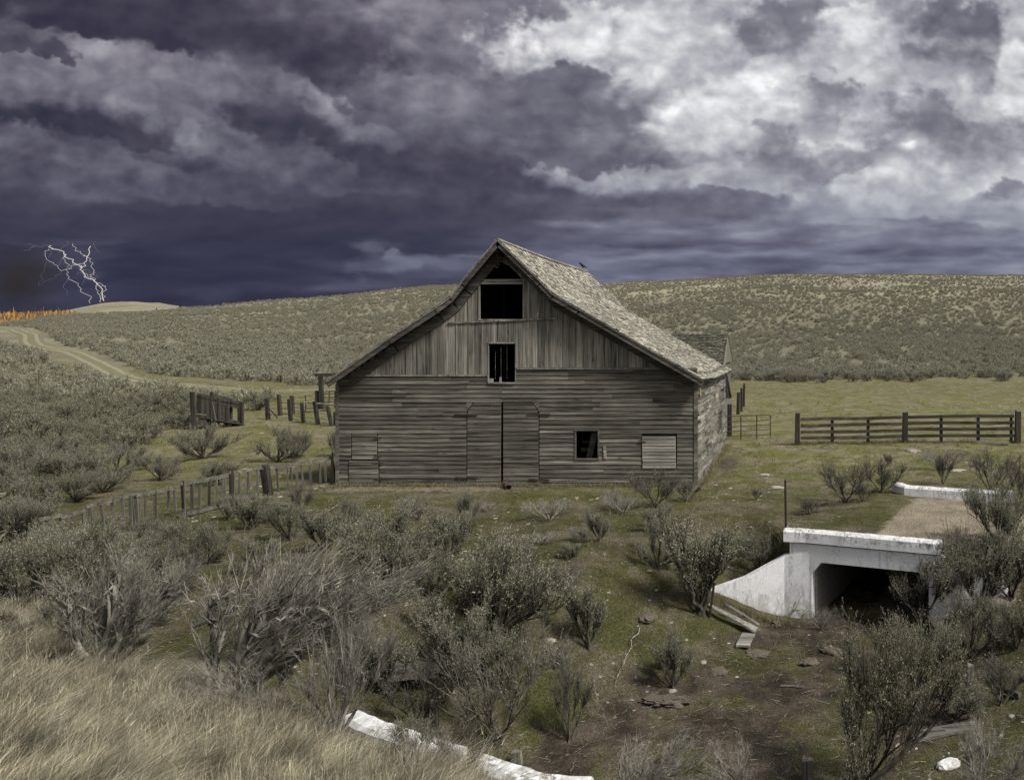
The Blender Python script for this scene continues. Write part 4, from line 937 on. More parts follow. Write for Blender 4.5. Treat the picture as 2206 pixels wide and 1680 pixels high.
m=MB(); m.bar(chute_pt(420,385,-.12),chute_pt(570,808,-.45),.15,.05,(0,1,0)); m.build('brace_plank',M['fence_v'],ch)
# weathered picket fence
def c6(cx,cy): return 100+.3354*cx,1080+.3354*cy
PX_=[-40,50,700,1060,1640,2150]; PV_=[760,735,628,536,388,294]
def pf(cx,cy):
    vb=c6(0,float(np.interp(cx,PX_,PV_)))[1]; D=10000./(vb-827); u,v=c6(cx,cy); return PT(u,v,D),D
pk=empty('picket_fence',pf(1060,536)[0],'tumbledown grey picket fence climbing from the sagebrush to the barn corner','fence')
PK=[(30,570,45,700,30),(145,530,160,725,28),(215,530,232,725,22),(302,490,306,640,36),(345,465,395,650,40),(430,440,480,640,30),(510,415,560,640,34),(580,400,620,620,26),(630,390,680,600,34),(650,380,705,600,34),(690,375,730,620,36),(745,380,770,580,22),(825,365,860,565,28),(920,345,935,480,26),(970,335,985,500,22),(1032,300,1057,540,32),(1092,300,1105,485,34),(1150,300,1165,475,26),(1215,285,1228,455,30),(1265,270,1280,440,28),(1310,265,1325,430,24),(1332,250,1345,420,26),(1395,230,1400,385,18),(1437,225,1442,375,18),(1505,210,1520,390,28),(1570,205,1585,375,24),(1660,200,1670,345,16),(1715,190,1735,345,22),(1785,185,1800,340,16),(1815,185,1830,290,16),(1850,180,1895,335,20),(1895,165,1925,315,16),(1950,160,1985,305,22),(2020,145,2045,290,16),(2060,135,2080,285,16),(2110,105,2130,290,24)]
rr=random.Random(2)
for x0,y0,x1,y1,w_ in PK:
    a,D=pf(x0,y0); b,_=pf(x1,y1); b.y=a.y; yb=a.y+.03; a.y+=.03; b.y+=.03; gz=h1(b.x,b.y); b.z=max(b.z,gz-.03) if b.z>gz-.25 else gz-.03
    m=MB(); m.bar(b,a+Vector((rr.uniform(-.03,.03),0,rr.uniform(-.06,.05))),w_*.25/2000*D,.022,(0,1,0)); m.build('picket',M['fence_v'],pk)
for x0,y0,x1,y1,w_ in ((1607,170,1642,388,.20),(1005,285,1020,500,.07),(1363,195,1372,430,.09)):
    a,D=pf(x0,y0); b,_=pf(x1,y1); a.y+=.12; b.y+=.12; m=MB(); m.bar(b-Vector((0,0,.1)),a,w_,w_,(0,1,0)); m.build('post',M['post'],pk)
for x0,y0,x1,y1,w_ in ((-20,560,150,528,.10),(140,545,322,492,.11),(328,468,692,374,.10),(690,384,1010,322,.10),(1015,300,1362,240,.13),(1370,220,1602,184,.11),(1612,186,1830,168,.13),(1825,168,2112,110,.14),(1062,522,1345,450,.11),(1375,402,1605,380,.12),(1655,378,1890,345,.11),(1885,338,2150,292,.11),(165,742,290,735,.10)):
    a,D=pf(x0,y0); b,_=pf(x1,y1); m=MB(); mid=(a+b)/2+Vector((0,0,-.015)); m.bar(a,mid,.04,w_*.85); m.bar(mid,b,.04,w_*.85); m.build('rail',M['fence_h'],pk)
# steel stakes
def stake(u0,v0,u1,v1,label,w=.035,mat='iron',dz=0):
    x,y,z=Gp(u1,v1); u_=u0; t_=PT(u0,v0,y); m=MB(); m.bar((x,y,z-.1),t_,w,w*.7,(0,1,0)); m.bar((x,y-.02,z-.1),t_+Vector((0,-.02,0)),w*.25,w*1.1,(0,1,0)); o=m.build('steel_stake',M[mat],None,(x,y,z)); tag(o,label,'stake')
stake(1917,1171,1919,1301,'tall dark steel stake standing just behind the culvert headwall',.055)
stake(1744,1420,1731,1506,'short leaning steel stake at the low end of the wing wall',.05)
stake(811,1104,821,1180,'thin steel stake between the picket fence and the barn',.03)
# ------------------------------------------------------------------ lumber, stones, debris
def plank(name,u0,v0,u1,v1,w,label,mat='fence_h',lift=.06,th=.045,cat='plank',l2=None,w2=None):
    a=Vector(Gp(u0,v0)); b=Vector(Gp(u1,v1)); a.z+=lift; b.z+=(lift if l2 is None else l2); m=MB(); mid=(a+b)/2+Vector((0,0,.01)); m.bar(a,mid,w,th,(0,0,1)); m.bar(mid,b,w,th,(0,0,1),w if w2 is None else w2,th)
    o=m.build(name,M[mat],None,(a+b)/2); return tag(o,label,cat)
def k4(cx,cy): return 1500+.4533*cx,1150+.4533*cy
plank('weathered_plank',*k4(505,770),*k4(765,895),.17,'long grey plank sloping down below the wing wall','pale',.20,l2=.15,w2=.28)
plank('weathered_plank',*k4(600,790),*k4(778,858),.13,'narrower mossy plank lying along the top of the long one','fence_h',.30,l2=.12)
plank('weathered_plank',*k4(725,890),*k4(690,965),.30,'short wide plank end pointing at the viewer under the long one','pale',.06,l2=.08)
plank('weathered_plank',*k4(895,1165),*k4(1018,1172),.035,'thin pale stick on the dirt in front of the culvert','pale',.03,.02)
plank('weathered_plank',*k4(1950,1385),*k4(1600,1450),.28,'half buried dark board at the bottom right','fence_h',.05)
plank('weathered_plank',*k4(2060,1190),*k4(2185,1232),.10,'reddish grey fallen pole at the right edge','trim',.08,.08)
plank('weathered_plank',*k4(150,1655),*k4(345,1620),.28,'dark wide board cut off by the bottom edge of the picture','trim',.12,.08)
plank('weathered_plank',*c3(1898,788),*c3(2108,796),.18,'grey plank lying on the grass before the board fence','pale',.08,.09)
plank('weathered_plank',*c6(1600,458),*c6(1810,466),.12,'pale grey board lying below the picket fence','pale',.07,.05)
plank('weathered_plank',*k4(1880,1304),*k4(1940,1302),.05,'tiny pale stick beside the right thicket','pale',.04,.03)
plank('timber_beam',*( (750+.4489*440,1150+.4489*1225)),*((750+.4489*700,1150+.4489*1200)),.34,'thick grey timber half hidden in the bushes above the near parapet','trim',.42,.26,'timber')
def k6(cx,cy): return 750+.4489*cx,1150+.4489*cy
def stub(u,v,h,w,label,lean=.05,mat='fence_v'):
    x,y,z=Gp(u,v); m=MB(); m.hexa([(x-w/2,y-w/3,z-.1),(x+w/2,y-w/3,z-.1),(x+w/2,y+w/3,z-.1),(x-w/2,y+w/3,z-.1),(x-w/2+lean,y-w/3,z+h*.92),(x+w/2+lean,y-w/3,z+h),(x+w/2+lean,y+w/3,z+h*.97),(x-w/2+lean,y+w/3,z+h*1.04)]); tag(m.build('wooden_post',M[mat],None,(x,y,z)),label,'post')
stub(*k4(1040,1655),.30,.16,'broken pale fence post stub at the bottom edge below the right bush',0)
stub(*k4(1905,1215),.60,.12,'squared grey post standing inside the right thicket')
stub(*k6(1150,1590),.20,.14,'splintered wide wooden post just behind the near parapet',-.04)
stub(*k6(690,1420),.5,.12,'dark upright post hidden in bushes behind the near parapet',0,'post')
def rock(name,u,v,s,label,mat='stone',cat='rock',sz=None,seed=1):
    x,y,z=Gp(u,v); r=random.Random(seed*7+3); m=bpy.data.meshes.new(name)
    import bmesh
    b=bmesh.new(); bmesh.ops.create_icosphere(b,subdivisions=4 if s>.3 else 3,radius=1); sc=sz or (s,s*.75,s*.28); sv=r.uniform(0,50)
    P=np.array([v_.co[:] for v_ in b.verts]); N1=fbm(P[:,0]*1.6+sv,P[:,1]*1.6+P[:,2]*1.3,seed,3)*.5+fbm(P[:,0]*4+sv,P[:,1]*4+P[:,2]*4,seed+9,4)*.5
    if mat=='conc': N1=N1*.3
    for v_,k in zip(b.verts,N1):
        c=v_.co*(1+k); c=Vector((c.x,c.y,max(-.6,min(.8,c.z)))); v_.co=Vector((c.x*sc[0],c.y*sc[1],c.z*sc[2]))
    b.to_mesh(m); b.free(); m.materials.append(M[mat]); o=bpy.data.objects.new(name,m); link(o); o.location=(x,y,z+sc[2]*.2); o.rotation_euler=(0,0,r.uniform(-.5,.5)); tag(o,label,cat)
rock('earth_clod',*k4(272,1252),.36,'big crumbly pale clod at the left edge of the dirt wash','clod',sz=(.40,.22,.12),seed=1)
rock('earth_clod',*k4(770,985),.3,'pale crumbled rubble at the foot of the planks','clod',sz=(.26,.24,.04),seed=2)
rock('earth_clod',*k4(562,1078),.3,'flat pale caked patch left of the rubble','clod',sz=(.16,.24,.03),seed=3)
rock('flat_rock',*k4(173,800),.2,'flat tilted brown slab on the grass left of the wing wall','clod',sz=(.17,.22,.10),seed=4)
rock('flat_rock',*k4(872,832),.15,'small grey rock in front of the headwall foot',sz=(.13,.12,.10),seed=5,mat='clod')
rock('flat_rock',*k4(1050,1035),.2,'round grey brown rock in the middle of the dirt','clod',sz=(.19,.19,.07),seed=6)
rock('flat_rock',*k4(1170,980),.2,'low brown rock to the right of the dead roots','clod',sz=(.24,.13,.11),seed=7)
rock('concrete_chunk',*k4(1800,1590),.3,'white concrete chunk near the bottom right corner','conc',sz=(.21,.12,.10),seed=8)
rock('flat_rock',*k6(798,348),.2,'pale flat stone right of the big middle bush',sz=(.22,.13,.05),seed=9)
rock('flat_rock',*k6(400,683),.12,'small pale stone left of the fallen branch',sz=(.13,.09,.06),seed=10)
rock('flat_rock',*k6(1320,930),.12,'pale stone beside the dead roots',sz=(.13,.08,.06),seed=11)
rock('flat_rock',957,1398,.2,'pale flat stone above the large dead bush',sz=(.2,.12,.05),seed=12)
rock('flat_rock',*c3(1500,838),.3,'pale flat stone in the grass before the board fence',sz=(.33,.25,.08),seed=13)
rock('flat_rock',*c3(645,1068),.3,'pale flat stone left of the tall steel stake',sz=(.26,.18,.06),seed=14)
rock('flat_rock',*c3(1785,960),.3,'long pale stone behind the far parapet',sz=(.36,.16,.06),seed=15)
rock('flat_rock',*c3(568,988),.3,'pale flat stone on the grass right of the barn side wall',sz=(.24,.16,.06),seed=16)
# ------------------------------------------------------------------ lightning, fire, smoke
def bolt():
    D=780.; K=300/2100
    f=lambda cx,cy,j: PT(cx*K,560+cy*K,D+j)
    br=[(.55,[(870,280),(905,330),(1000,350),(1090,420),(1130,430),(1170,500),(1240,545),(1320,605),(1400,665),(1415,720),(1460,800),(1520,845),(1560,850),(1610,890),(1650,925),(1700,965),(1740,1060),(1745,1130),(1775,1225)]),
    (.5,[(1550,290),(1530,390),(1480,475),(1430,580),(1400,640),(1405,665)]),(.4,[(1240,250),(1310,320),(1285,370),(1370,410),(1420,455),(1480,475),(1530,530),(1590,575),(1610,700),(1600,770),(1565,810),(1580,850),(1610,890)]),
    (.35,[(1430,690),(1500,770),(1560,820),(1640,850),(1620,890)]),(.45,[(1610,890),(1640,960),(1680,1060),(1710,1130),(1708,1245)]),(.4,[(1650,905),(1710,920),(1740,965),(1795,975),(1795,1000),(1775,1060),(1755,1120),(1735,1190),(1775,1220)]),
    (.4,[(1090,430),(1070,490),(1110,560),(1140,640),(1125,690),(1135,760),(1160,850),(1230,875),(1330,960),(1370,1050),(1470,1110),(1550,1190),(1540,1262)]),(.36,[(830,340),(770,370),(770,450),(800,520),(850,550),(920,600),(990,650),(1045,710),(1120,685),(1210,625),(1320,610),(1420,590)])]
    dim=[[(860,270),(720,310),(600,290),(480,240)],[(600,290),(510,350),(410,365)],[(1160,210),(1090,290),(1030,350),(990,410)],[(1045,730),(940,790),(860,850),(760,890),(700,950)],[(860,350),(820,480)],[(1060,490),(1000,640)],[(800,540),(760,720),(740,860),(660,970)],[(1450,830),(1390,960)],[(1620,730),(1690,830)],[(1600,240),(1690,390)],[(1160,870),(1080,1000),(1140,1110)],[(1430,690),(1530,720),(1560,760),(1605,730)],[(1400,730),(1330,775)]]
    o=empty('lightning',f(1740,1240,0),'forked white lightning striking the low hill on the left','lightning'); r=random.Random(4)
    def rough(P):
        Q=[]
        for p,q in zip(P[:-1],P[1:]):
            n=max(2,int((q-p).length/4)); 
            for k in range(n): g=p.lerp(q,k/n); Q.append(g+Vector((r.uniform(-.7,.7),r.uniform(-4,4),r.uniform(-.7,.7))) if k else g)
        return Q+[P[-1]]
    for w_,P in br: m=MB(); m.tube(rough([f(a,b,0) for a,b in P]),w_*(.60 if w_>=.5 else .38),5); m.build('bolt_channel',M['bolt'],o)
    for P in dim: m=MB(); m.tube(rough([f(a,b,0) for a,b in P]),.13,4); m.build('faint_branch',M['bolt_dim'],o)
bolt()
def fire():
    r=random.Random(9); m=MB()
    for k in range(900):
        u=r.uniform(-40,188)**1.0; row=r.random(); D=float(np.interp(u,[-40,190],[205,285]))*(.92+.16*row); x=(u-1950)/2000*D; z=h1(x,D)
        s=D/2000; hh=r.uniform(6,20)*s*(1-.25*u/190); w_=r.uniform(2.,4.5)*s; 
        if r.random()<.05: hh*=1.7; w_*=.5
        b=len(m.v); l=r.uniform(-.5,.5)*w_; n=5
        for j,(t_,ww) in enumerate(((0,.8),(.25,1),(.55,.85),(.82,.5))):
            for a in range(n): an=2*math.pi*a/n; m.v.append((x+l*t_*2+math.cos(an)*w_*ww/2,D+math.sin(an)*w_*ww/2,z+hh*t_))
        m.v.append((x+l*2.4,D,z+hh))
        for j in range(3):
            for a in range(n): a2=(a+1)%n; m.f.append((b+j*n+a,b+j*n+a2,b+(j+1)*n+a2,b+(j+1)*n+a))
        for a in range(n): m.f.append((b+3*n+a,b+3*n+(a+1)%n,b+4*n))
    o=m.build('grass_fire',M['flame'],None,((80-1950)/2000*240,240,10)); tag(o,'line of orange flames burning along the ridge at the left edge','fire')
fire()
def smoke():
    import bmesh
    mt=bpy.data.materials.new('smoke_volume'); mt.use_nodes=True; t=mt.node_tree; t.nodes.clear(); o=t.nodes.new('ShaderNodeOutputMaterial'); v=t.nodes.new('ShaderNodeVolumePrincipled')
    v.inputs['Color'].default_value=(.07,.062,.058,1); tc=t.nodes.new('ShaderNodeTexCoord'); ln=t.nodes.new('ShaderNodeVectorMath'); ln.operation='LENGTH'; t.links.new(tc.outputs['Object'],ln.inputs[0])
    ns=t.nodes.new('ShaderNodeTexNoise'); ns.inputs['Scale'].default_value=1.6; ns.inputs['Detail'].default_value=3; t.links.new(tc.outputs['Object'],ns.inputs['Vector'])
    mr=t.nodes.new('ShaderNodeMapRange'); mr.interpolation_type='SMOOTHSTEP'; mr.inputs[1].default_value=1.; mr.inputs[2].default_value=.15; mr.inputs[3].default_value=0; mr.inputs[4].default_value=.085
    t.links.new(ln.outputs['Value'],mr.inputs[0]); mm=t.nodes.new('ShaderNodeMath'); mm.operation='MULTIPLY'; r2=t.nodes.new('ShaderNodeMapRange'); r2.inputs[1].default_value=.35; r2.inputs[2].default_value=.65; t.links.new(ns.outputs['Fac'],r2.inputs[0])
    t.links.new(mr.outputs[0],mm.inputs[0]); t.links.new(r2.outputs[0],mm.inputs[1]); t.links.new(mm.outputs[0],v.inputs['Density']); t.links.new(v.outputs[0],o.inputs['Volume']); mt.cycles.volume_step_rate=6.
    b=bmesh.new(); bmesh.ops.create_icosphere(b,subdivisions=3,radius=1); me=bpy.data.meshes.new('smoke'); b.to_mesh(me); b.free(); me.materials.append(mt)
    ob=bpy.data.objects.new('smoke',me); link(ob); ob.location=PT(62,680,330); ob.scale=(17,14,15.5); tag(ob,'dark brown smoke bank drifting above the grass fire','smoke',kind='stuff')
smoke()
SC.cycles.volume_max_steps=48
# ------------------------------------------------------------------ sagebrush
def unit(v): return v/(np.linalg.norm(v,axis=-1,keepdims=True)+1e-9)
def bez(p0,p1,p2,p3,n):
    t=np.linspace(0,1,n)[:,None]; return (1-t)**3*p0+3*(1-t)**2*t*p1+3*(1-t)*t*t*p2+t**3*p3
class Bush:
    """numpy sagebrush about 1 unit high: wood = tapered limbs and shoots, leaf = small narrow leaves"""
    def __init__(s,seed): s.r=np.random.RandomState(seed); s.V=[]; s.F=[]; s.MI=[]; s.nv=0
    def tube(s,P,R,n=5):
        m=len(P); T=unit(np.gradient(P,axis=0)); ref=np.array([.3,.5,.8]); A=unit(np.cross(T,ref)); B=np.cross(T,A); an=np.arange(n)*2*np.pi/n
        X=P[:,None]+(A[:,None]*np.cos(an)[None,:,None]+B[:,None]*np.sin(an)[None,:,None])*np.asarray(R)[:,None,None]
        i=np.arange(m-1)[:,None]*n; k=np.arange(n)[None]; k2=(k+1)%n
        s.MI.append(np.zeros((m-1)*n)); s.V.append(X.reshape(-1,3)); s.F.append(np.stack([i+k,i+k2,i+n+k2,i+n+k],-1).reshape(-1,4)+s.nv); s.nv+=m*n
    def spikes(s,P0,P1,P2,R):
        """shoots: three-sided, bent in the middle, tapering"""
        N=len(P0); T=unit(P2-P0); A=unit(np.cross(T,np.array([.31,.52,.79]))); B=np.cross(T,A); V=[]
        for P,k in ((P0,1.),(P1,.75),(P2,.25)):
            for a in range(3): an=a*2*np.pi/3; V.append(P+(A*math.cos(an)+B*math.sin(an))*(R*k)[:,None])
        V=np.stack(V,1); o=(np.arange(N)*9)[:,None]; F=[]
        for l in (0,3):
            for a in range(3): F.append(np.array([l+a,l+(a+1)%3,l+3+(a+1)%3,l+3+a])[None]+o)
        s.MI.append(np.ones(N*6)); s.V.append(V.reshape(-1,3)); s.F.append(np.concatenate(F)+s.nv); s.nv+=N*9
def grow(seed,K=6,M_=7,S=9,wide=.62,lean=(0,0),sr=.0042,leaves=16,leaf=(.022,.0066),shoot=(.15,.32),up=.95,bare=0.,gap=0.,thick=1.,twigs=0,tall=1.):
    b=Bush(seed); r=b.r; base=np.array([0,0,-.03]); kn=np.array([lean[0]*.15+r.uniform(-.03,.03),lean[1]*.15,.12*tall])
    nt=3 if K>=5 else 1; SH=[]
    a0=r.uniform(0,6.28)
    fork=[base+np.array([r.uniform(-.05,.05),r.uniform(-.05,.05),0]) for _ in range(nt)]
    for k in range(K):
        an=a0+2*np.pi*k/K+r.uniform(-.35,.35); rad=wide*r.uniform(.30,.80); z=tall*r.uniform(.44,.72) if k>0 else tall*.72
        if k==0: rad*=.25
        if r.rand()<gap: z*=.6
        E=np.array([math.cos(an)*rad+lean[0]*z,math.sin(an)*rad+lean[1]*z,z]); st=fork[k%nt]
        P=bez(st,kn*.6+st*.4+np.array([0,0,.03]),E*np.array([.8,.8,.42])+np.array([0,0,.05]),E,9); P[1:-1]+=r.uniform(-.016,.016,(7,3)); R=np.linspace(.026,.0085,9)*thick*r.uniform(.75,1.15); R[0]*=1.3
        b.tube(P,R,6)
        for m in range(M_):
            t=r.uniform(.35,1.); i=int(t*8); Q=P[i]; da=r.uniform(0,6.28); rr=wide*r.uniform(.10,.34)
            E2=E+np.array([math.cos(da)*rr+lean[0]*.12,math.sin(da)*rr,r.uniform(-.10,.16)*tall])
            if t<.6: E2=Q+(E2-Q)*.75
            P2=bez(Q,Q+(P[min(i+1,8)]-P[max(i-1,0)])*1.2,E2-np.array([0,0,.10]),E2,6); P2[1:-1]+=r.uniform(-.009,.009,(4,3)); b.tube(P2,np.linspace(.0085,.0035,6)*thick,4)
            dead=r.rand()<bare
            for q in range(S):
                ts=r.uniform(.35,1.); p0=P2[min(int(ts*5),5)]+r.uniform(-.006,.006,3); out=unit(np.array([E2[0]-lean[0]*E2[2],E2[1],.12])); d=unit(np.array([0,0,up])+out*r.uniform(.1,.75)+r.normal(0,.24,3)+np.array([lean[0],lean[1],0])*.9)
                L=r.uniform(*shoot)*(.7+.5*ts); SH.append((p0,d,L,dead,ts))
            for q in range(twigs):
                p0=P2[r.randint(1,6)]; d=unit(r.normal(0,1,3)+np.array([lean[0],lean[1],.6])); SH.append((p0,d,r.uniform(.08,.2),True,1))
    P0=np.array([x[0] for x in SH]); D=np.array([x[1] for x in SH]); L=np.array([x[2] for x in SH])[:,None]; dead=np.array([x[3] for x in SH]); N=len(SH)
    P1=P0+D*L*.5+r.normal(0,.008,(N,3)); P2=P0+D*L+np.array([0,0,.04])*L+r.normal(0,.014,(N,3)); b.spikes(P0,P1,P2,np.full(N,sr)*thick**.5*r.uniform(.7,1.3,N))
    # short side twigs on each shoot
    k=3; idx=np.repeat(np.arange(N),k); t=r.uniform(.2,.85,(len(idx),1)); q0=P0[idx]+(P2[idx]-P0[idx])*t; dd=unit(D[idx]+r.normal(0,.55,(len(idx),3))); LL=L[idx]*r.uniform(.25,.55,(len(idx),1)); q2=q0+dd*LL; b.spikes(q0,(q0+q2)/2+r.normal(0,.004,q0.shape),q2,np.full(len(idx),sr*.55)*r.uniform(.7,1.2,len(idx)))
    WV=np.concatenate(b.V); WF=(np.concatenate(b.F),np.concatenate(b.MI))
    LV=LF=None
    if leaves:
        live=np.nonzero(~dead)[0]; segs0=np.concatenate([P0[live],q0[~dead[idx]]]); segs2=np.concatenate([P2[live],q2[~dead[idx]]]); wt=np.concatenate([np.full(len(live),leaves),np.full((~dead[idx]).sum(),max(1,int(leaves*.38)))]).astype(int)
        id2=np.repeat(np.arange(len(segs0)),wt); n=len(id2); t=r.uniform(.12,1.05,(n,1))**.8; p=segs0[id2]+(segs2[id2]-segs0[id2])*t; sd=unit(segs2[id2]-segs0[id2])
        d=unit(sd*1.0+r.normal(0,.55,(n,3))); w=unit(np.cross(d,r.normal(0,1,(n,3)))); ll=leaf[0]*r.uniform(.6,1.3,(n,1)); ww=leaf[1]*r.uniform(.7,1.3,(n,1))
        V=np.stack([p,p+d*ll*.6+w*ww*.5,p+d*ll,p+d*ll*.6-w*ww*.5],1); LV=V.reshape(-1,3); LF=np.arange(4*n).reshape(n,4)
    return WV,WF,LV,LF
def dome(seed,n,w,h,ll,lw,lobes=6):
    r=np.random.RandomState(seed); az=r.rand(n)*6.28; el=np.arcsin(r.rand(n)**.8); d=np.stack([np.cos(el)*np.cos(az),np.cos(el)*np.sin(az),np.sin(el)],1)
    Lb=unit(r.normal(0,1,(lobes,3))*[1,1,.5]+[0,0,.35]); k=.62+.5*np.max(np.clip(d@Lb.T,0,1)**5,axis=1); p=d*(k*r.uniform(.6,1.,n)**.5)[:,None]*[w,w,h]; p[:,2]+=.02
    t=unit(d*.7+r.normal(0,.35,(n,3))+[0,0,.75]); wv=unit(np.cross(t,r.normal(0,1,(n,3)))); l=ll*r.uniform(.6,1.3,(n,1)); q=lw*r.uniform(.6,1.3,(n,1))*.5
    return np.stack([p-t*l*.3,p+t*l*.2+wv*q,p+t*l,p+t*l*.2-wv*q],1).reshape(-1,3),np.arange(4*n).reshape(n,4)
def bush_mesh(name,g,wood,leafm,joined=False,fill=None):
    WV,(WF,MI),LV,LF=g; tw='twig' if wood=='bark' else wood
    if joined:
        if fill: fv,ff=fill; LF=np.concatenate([LF,ff+len(LV)]); LV=np.concatenate([LV,fv])
        return np_mesh(name,np.concatenate([WV,LV]),np.concatenate([WF,LF+len(WV)]),[M[wood],M[tw],M[leafm]],mi=np.concatenate([MI,np.full(len(LF),2)]))
    return np_mesh(name+'_branches',WV,WF,[M[wood],M[tw]],mi=MI),(np_mesh(name+'_crown',LV,LF,[M[leafm]]) if LV is not None else None)
NEAR=[bush_mesh('sagebrush',grow(100+i,K=k,M_=m,S=s,wide=w,leaves=int(lv*1.6),bare=ba,gap=.3,tall=1.,up=u,lean=ln),'bark','leaf') for i,(k,m,s,w,lv,ba,u,ln) in enumerate((
 (8,8,9,.78,15,.05,.8,(0,0)),(7,9,9,.70,15,.08,.9,(.12,0)),(6,8,10,.62,16,.1,.9,(-.1,.05)),(9,7,9,.85,14,.08,.7,(.05,0)),(5,9,10,.5,16,.1,1.0,(.05,0)),(4,8,9,.42,16,.15,1.1,(0,0)),(7,8,8,.8,10,.3,.7,(-.2,0)),(6,8,9,.66,16,.05,.9,(.1,.1)),(5,9,9,.75,14,.2,1.,(-.15,0)),(7,7,10,.6,15,.1,1.1,(.15,-.1)),(3,9,10,.5,16,.15,1.,(.1,0)),(8,7,8,.95,12,.2,.75,(0,.1))))]
GOLD=bush_mesh('sagebrush',grow(140,K=6,M_=7,S=11,wide=.85,leaves=22,bare=.15,up=1.15,gap=.5,lean=(.25,0),shoot=(.18,.36)),'bark','leaf_gold')
SPARSE=[bush_mesh('sagebrush',grow(160+i,K=5,M_=7,S=8,wide=w,leaves=5,bare=.5,twigs=3,thick=.8,up=.6,lean=ln),'twig','leaf') for i,(w,ln) in enumerate(((.6,(.1,0)),(.75,(-.15,0)),(.5,(0,0))))]
BARE=[bush_mesh('bare_bush',grow(180+i,K=k,M_=9,S=8,wide=w,leaves=0,bare=1,twigs=3,thick=.8,sr=.0026,up=.6,lean=ln,shoot=(.14,.32)),'dead',None)[0] for i,(k,w,ln) in enumerate(((7,.62,(.1,0)),(6,.55,(.55,.1)),(7,.8,(-.25,0)),(9,1.0,(0,0))))]
BIGDEAD=[bush_mesh('dead_sagebrush',grow(200+i,K=k,M_=12,S=9,wide=w,leaves=lv,bare=.9,twigs=2,thick=1.7,sr=.0026,up=.5,lean=ln,shoot=(.14,.30)),'dead','leaf') for i,(k,w,ln,lv) in enumerate(((9,.62,(.75,.15),6),(5,.5,(.25,.1),5)))]
MID=[bush_mesh('sagebrush',grow(220+i,K=k,M_=6,S=5,wide=w,leaves=9,leaf=(.042,.014),bare=.06,thick=1.2,up=.8,gap=.2),'bark','leaf_far',True,dome(300+i,1500,w*.62,.62,.07,.016,8)) for i,(k,w) in enumerate(((7,.72),(6,.62),(8,.82),(5,.52),(7,.7),(6,.75)))]
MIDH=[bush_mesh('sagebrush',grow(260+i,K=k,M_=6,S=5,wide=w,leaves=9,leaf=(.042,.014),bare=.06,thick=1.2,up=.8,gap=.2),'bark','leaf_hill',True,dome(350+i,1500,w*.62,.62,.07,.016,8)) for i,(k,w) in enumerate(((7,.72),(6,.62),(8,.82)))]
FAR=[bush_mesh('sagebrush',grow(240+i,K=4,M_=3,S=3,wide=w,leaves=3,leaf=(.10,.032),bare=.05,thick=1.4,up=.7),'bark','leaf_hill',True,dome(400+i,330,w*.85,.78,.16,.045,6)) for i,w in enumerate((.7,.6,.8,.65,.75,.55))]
def place_bush(proto,xd,yd,wpx,hpx,label,group=None,yaw=None,name='sagebrush',cat='sagebrush',flat=1.,sink=.03):
    """one bush standing on the ground under (xd,yd) of the overview; its size given as seen"""
    x,y,z=G([(xd,yd)])[0]; s=y/2000*1.13333; h=hpx*s; w=wpx*s
    o=empty(name,(x,y,z-sink*h),label,cat,group); yaw=random.Random(int(xd*7+yd)).uniform(-.5,.5) if yaw is None else yaw
    wood,crown=proto if isinstance(proto,tuple) else (proto,None)
    V=np.empty(len(wood.vertices)*3,np.float32); wood.vertices.foreach_get('co',V); V=V.reshape(-1,3); X=V[:,0]*math.cos(yaw)-V[:,1]*math.sin(yaw)
    cw_=np.percentile(X,99.5)-np.percentile(X,.5); ch_=np.percentile(V[:,2],99.5); sx=w/cw_; sz=h/ch_
    a=bpy.data.objects.new('branches',wood); link(a,o)
    if crown: c=bpy.data.objects.new('crown',crown); link(c,o)
    o.rotation_euler=(0,0,yaw); sm=(sx+sz)/2; o.scale=(sx*.92+sm*.08,(sx*.8+sz*.2)*flat,sz); return o
N=NEAR; S_=SPARSE; B_=BARE
gm='living sagebrush on the slope before the barn'
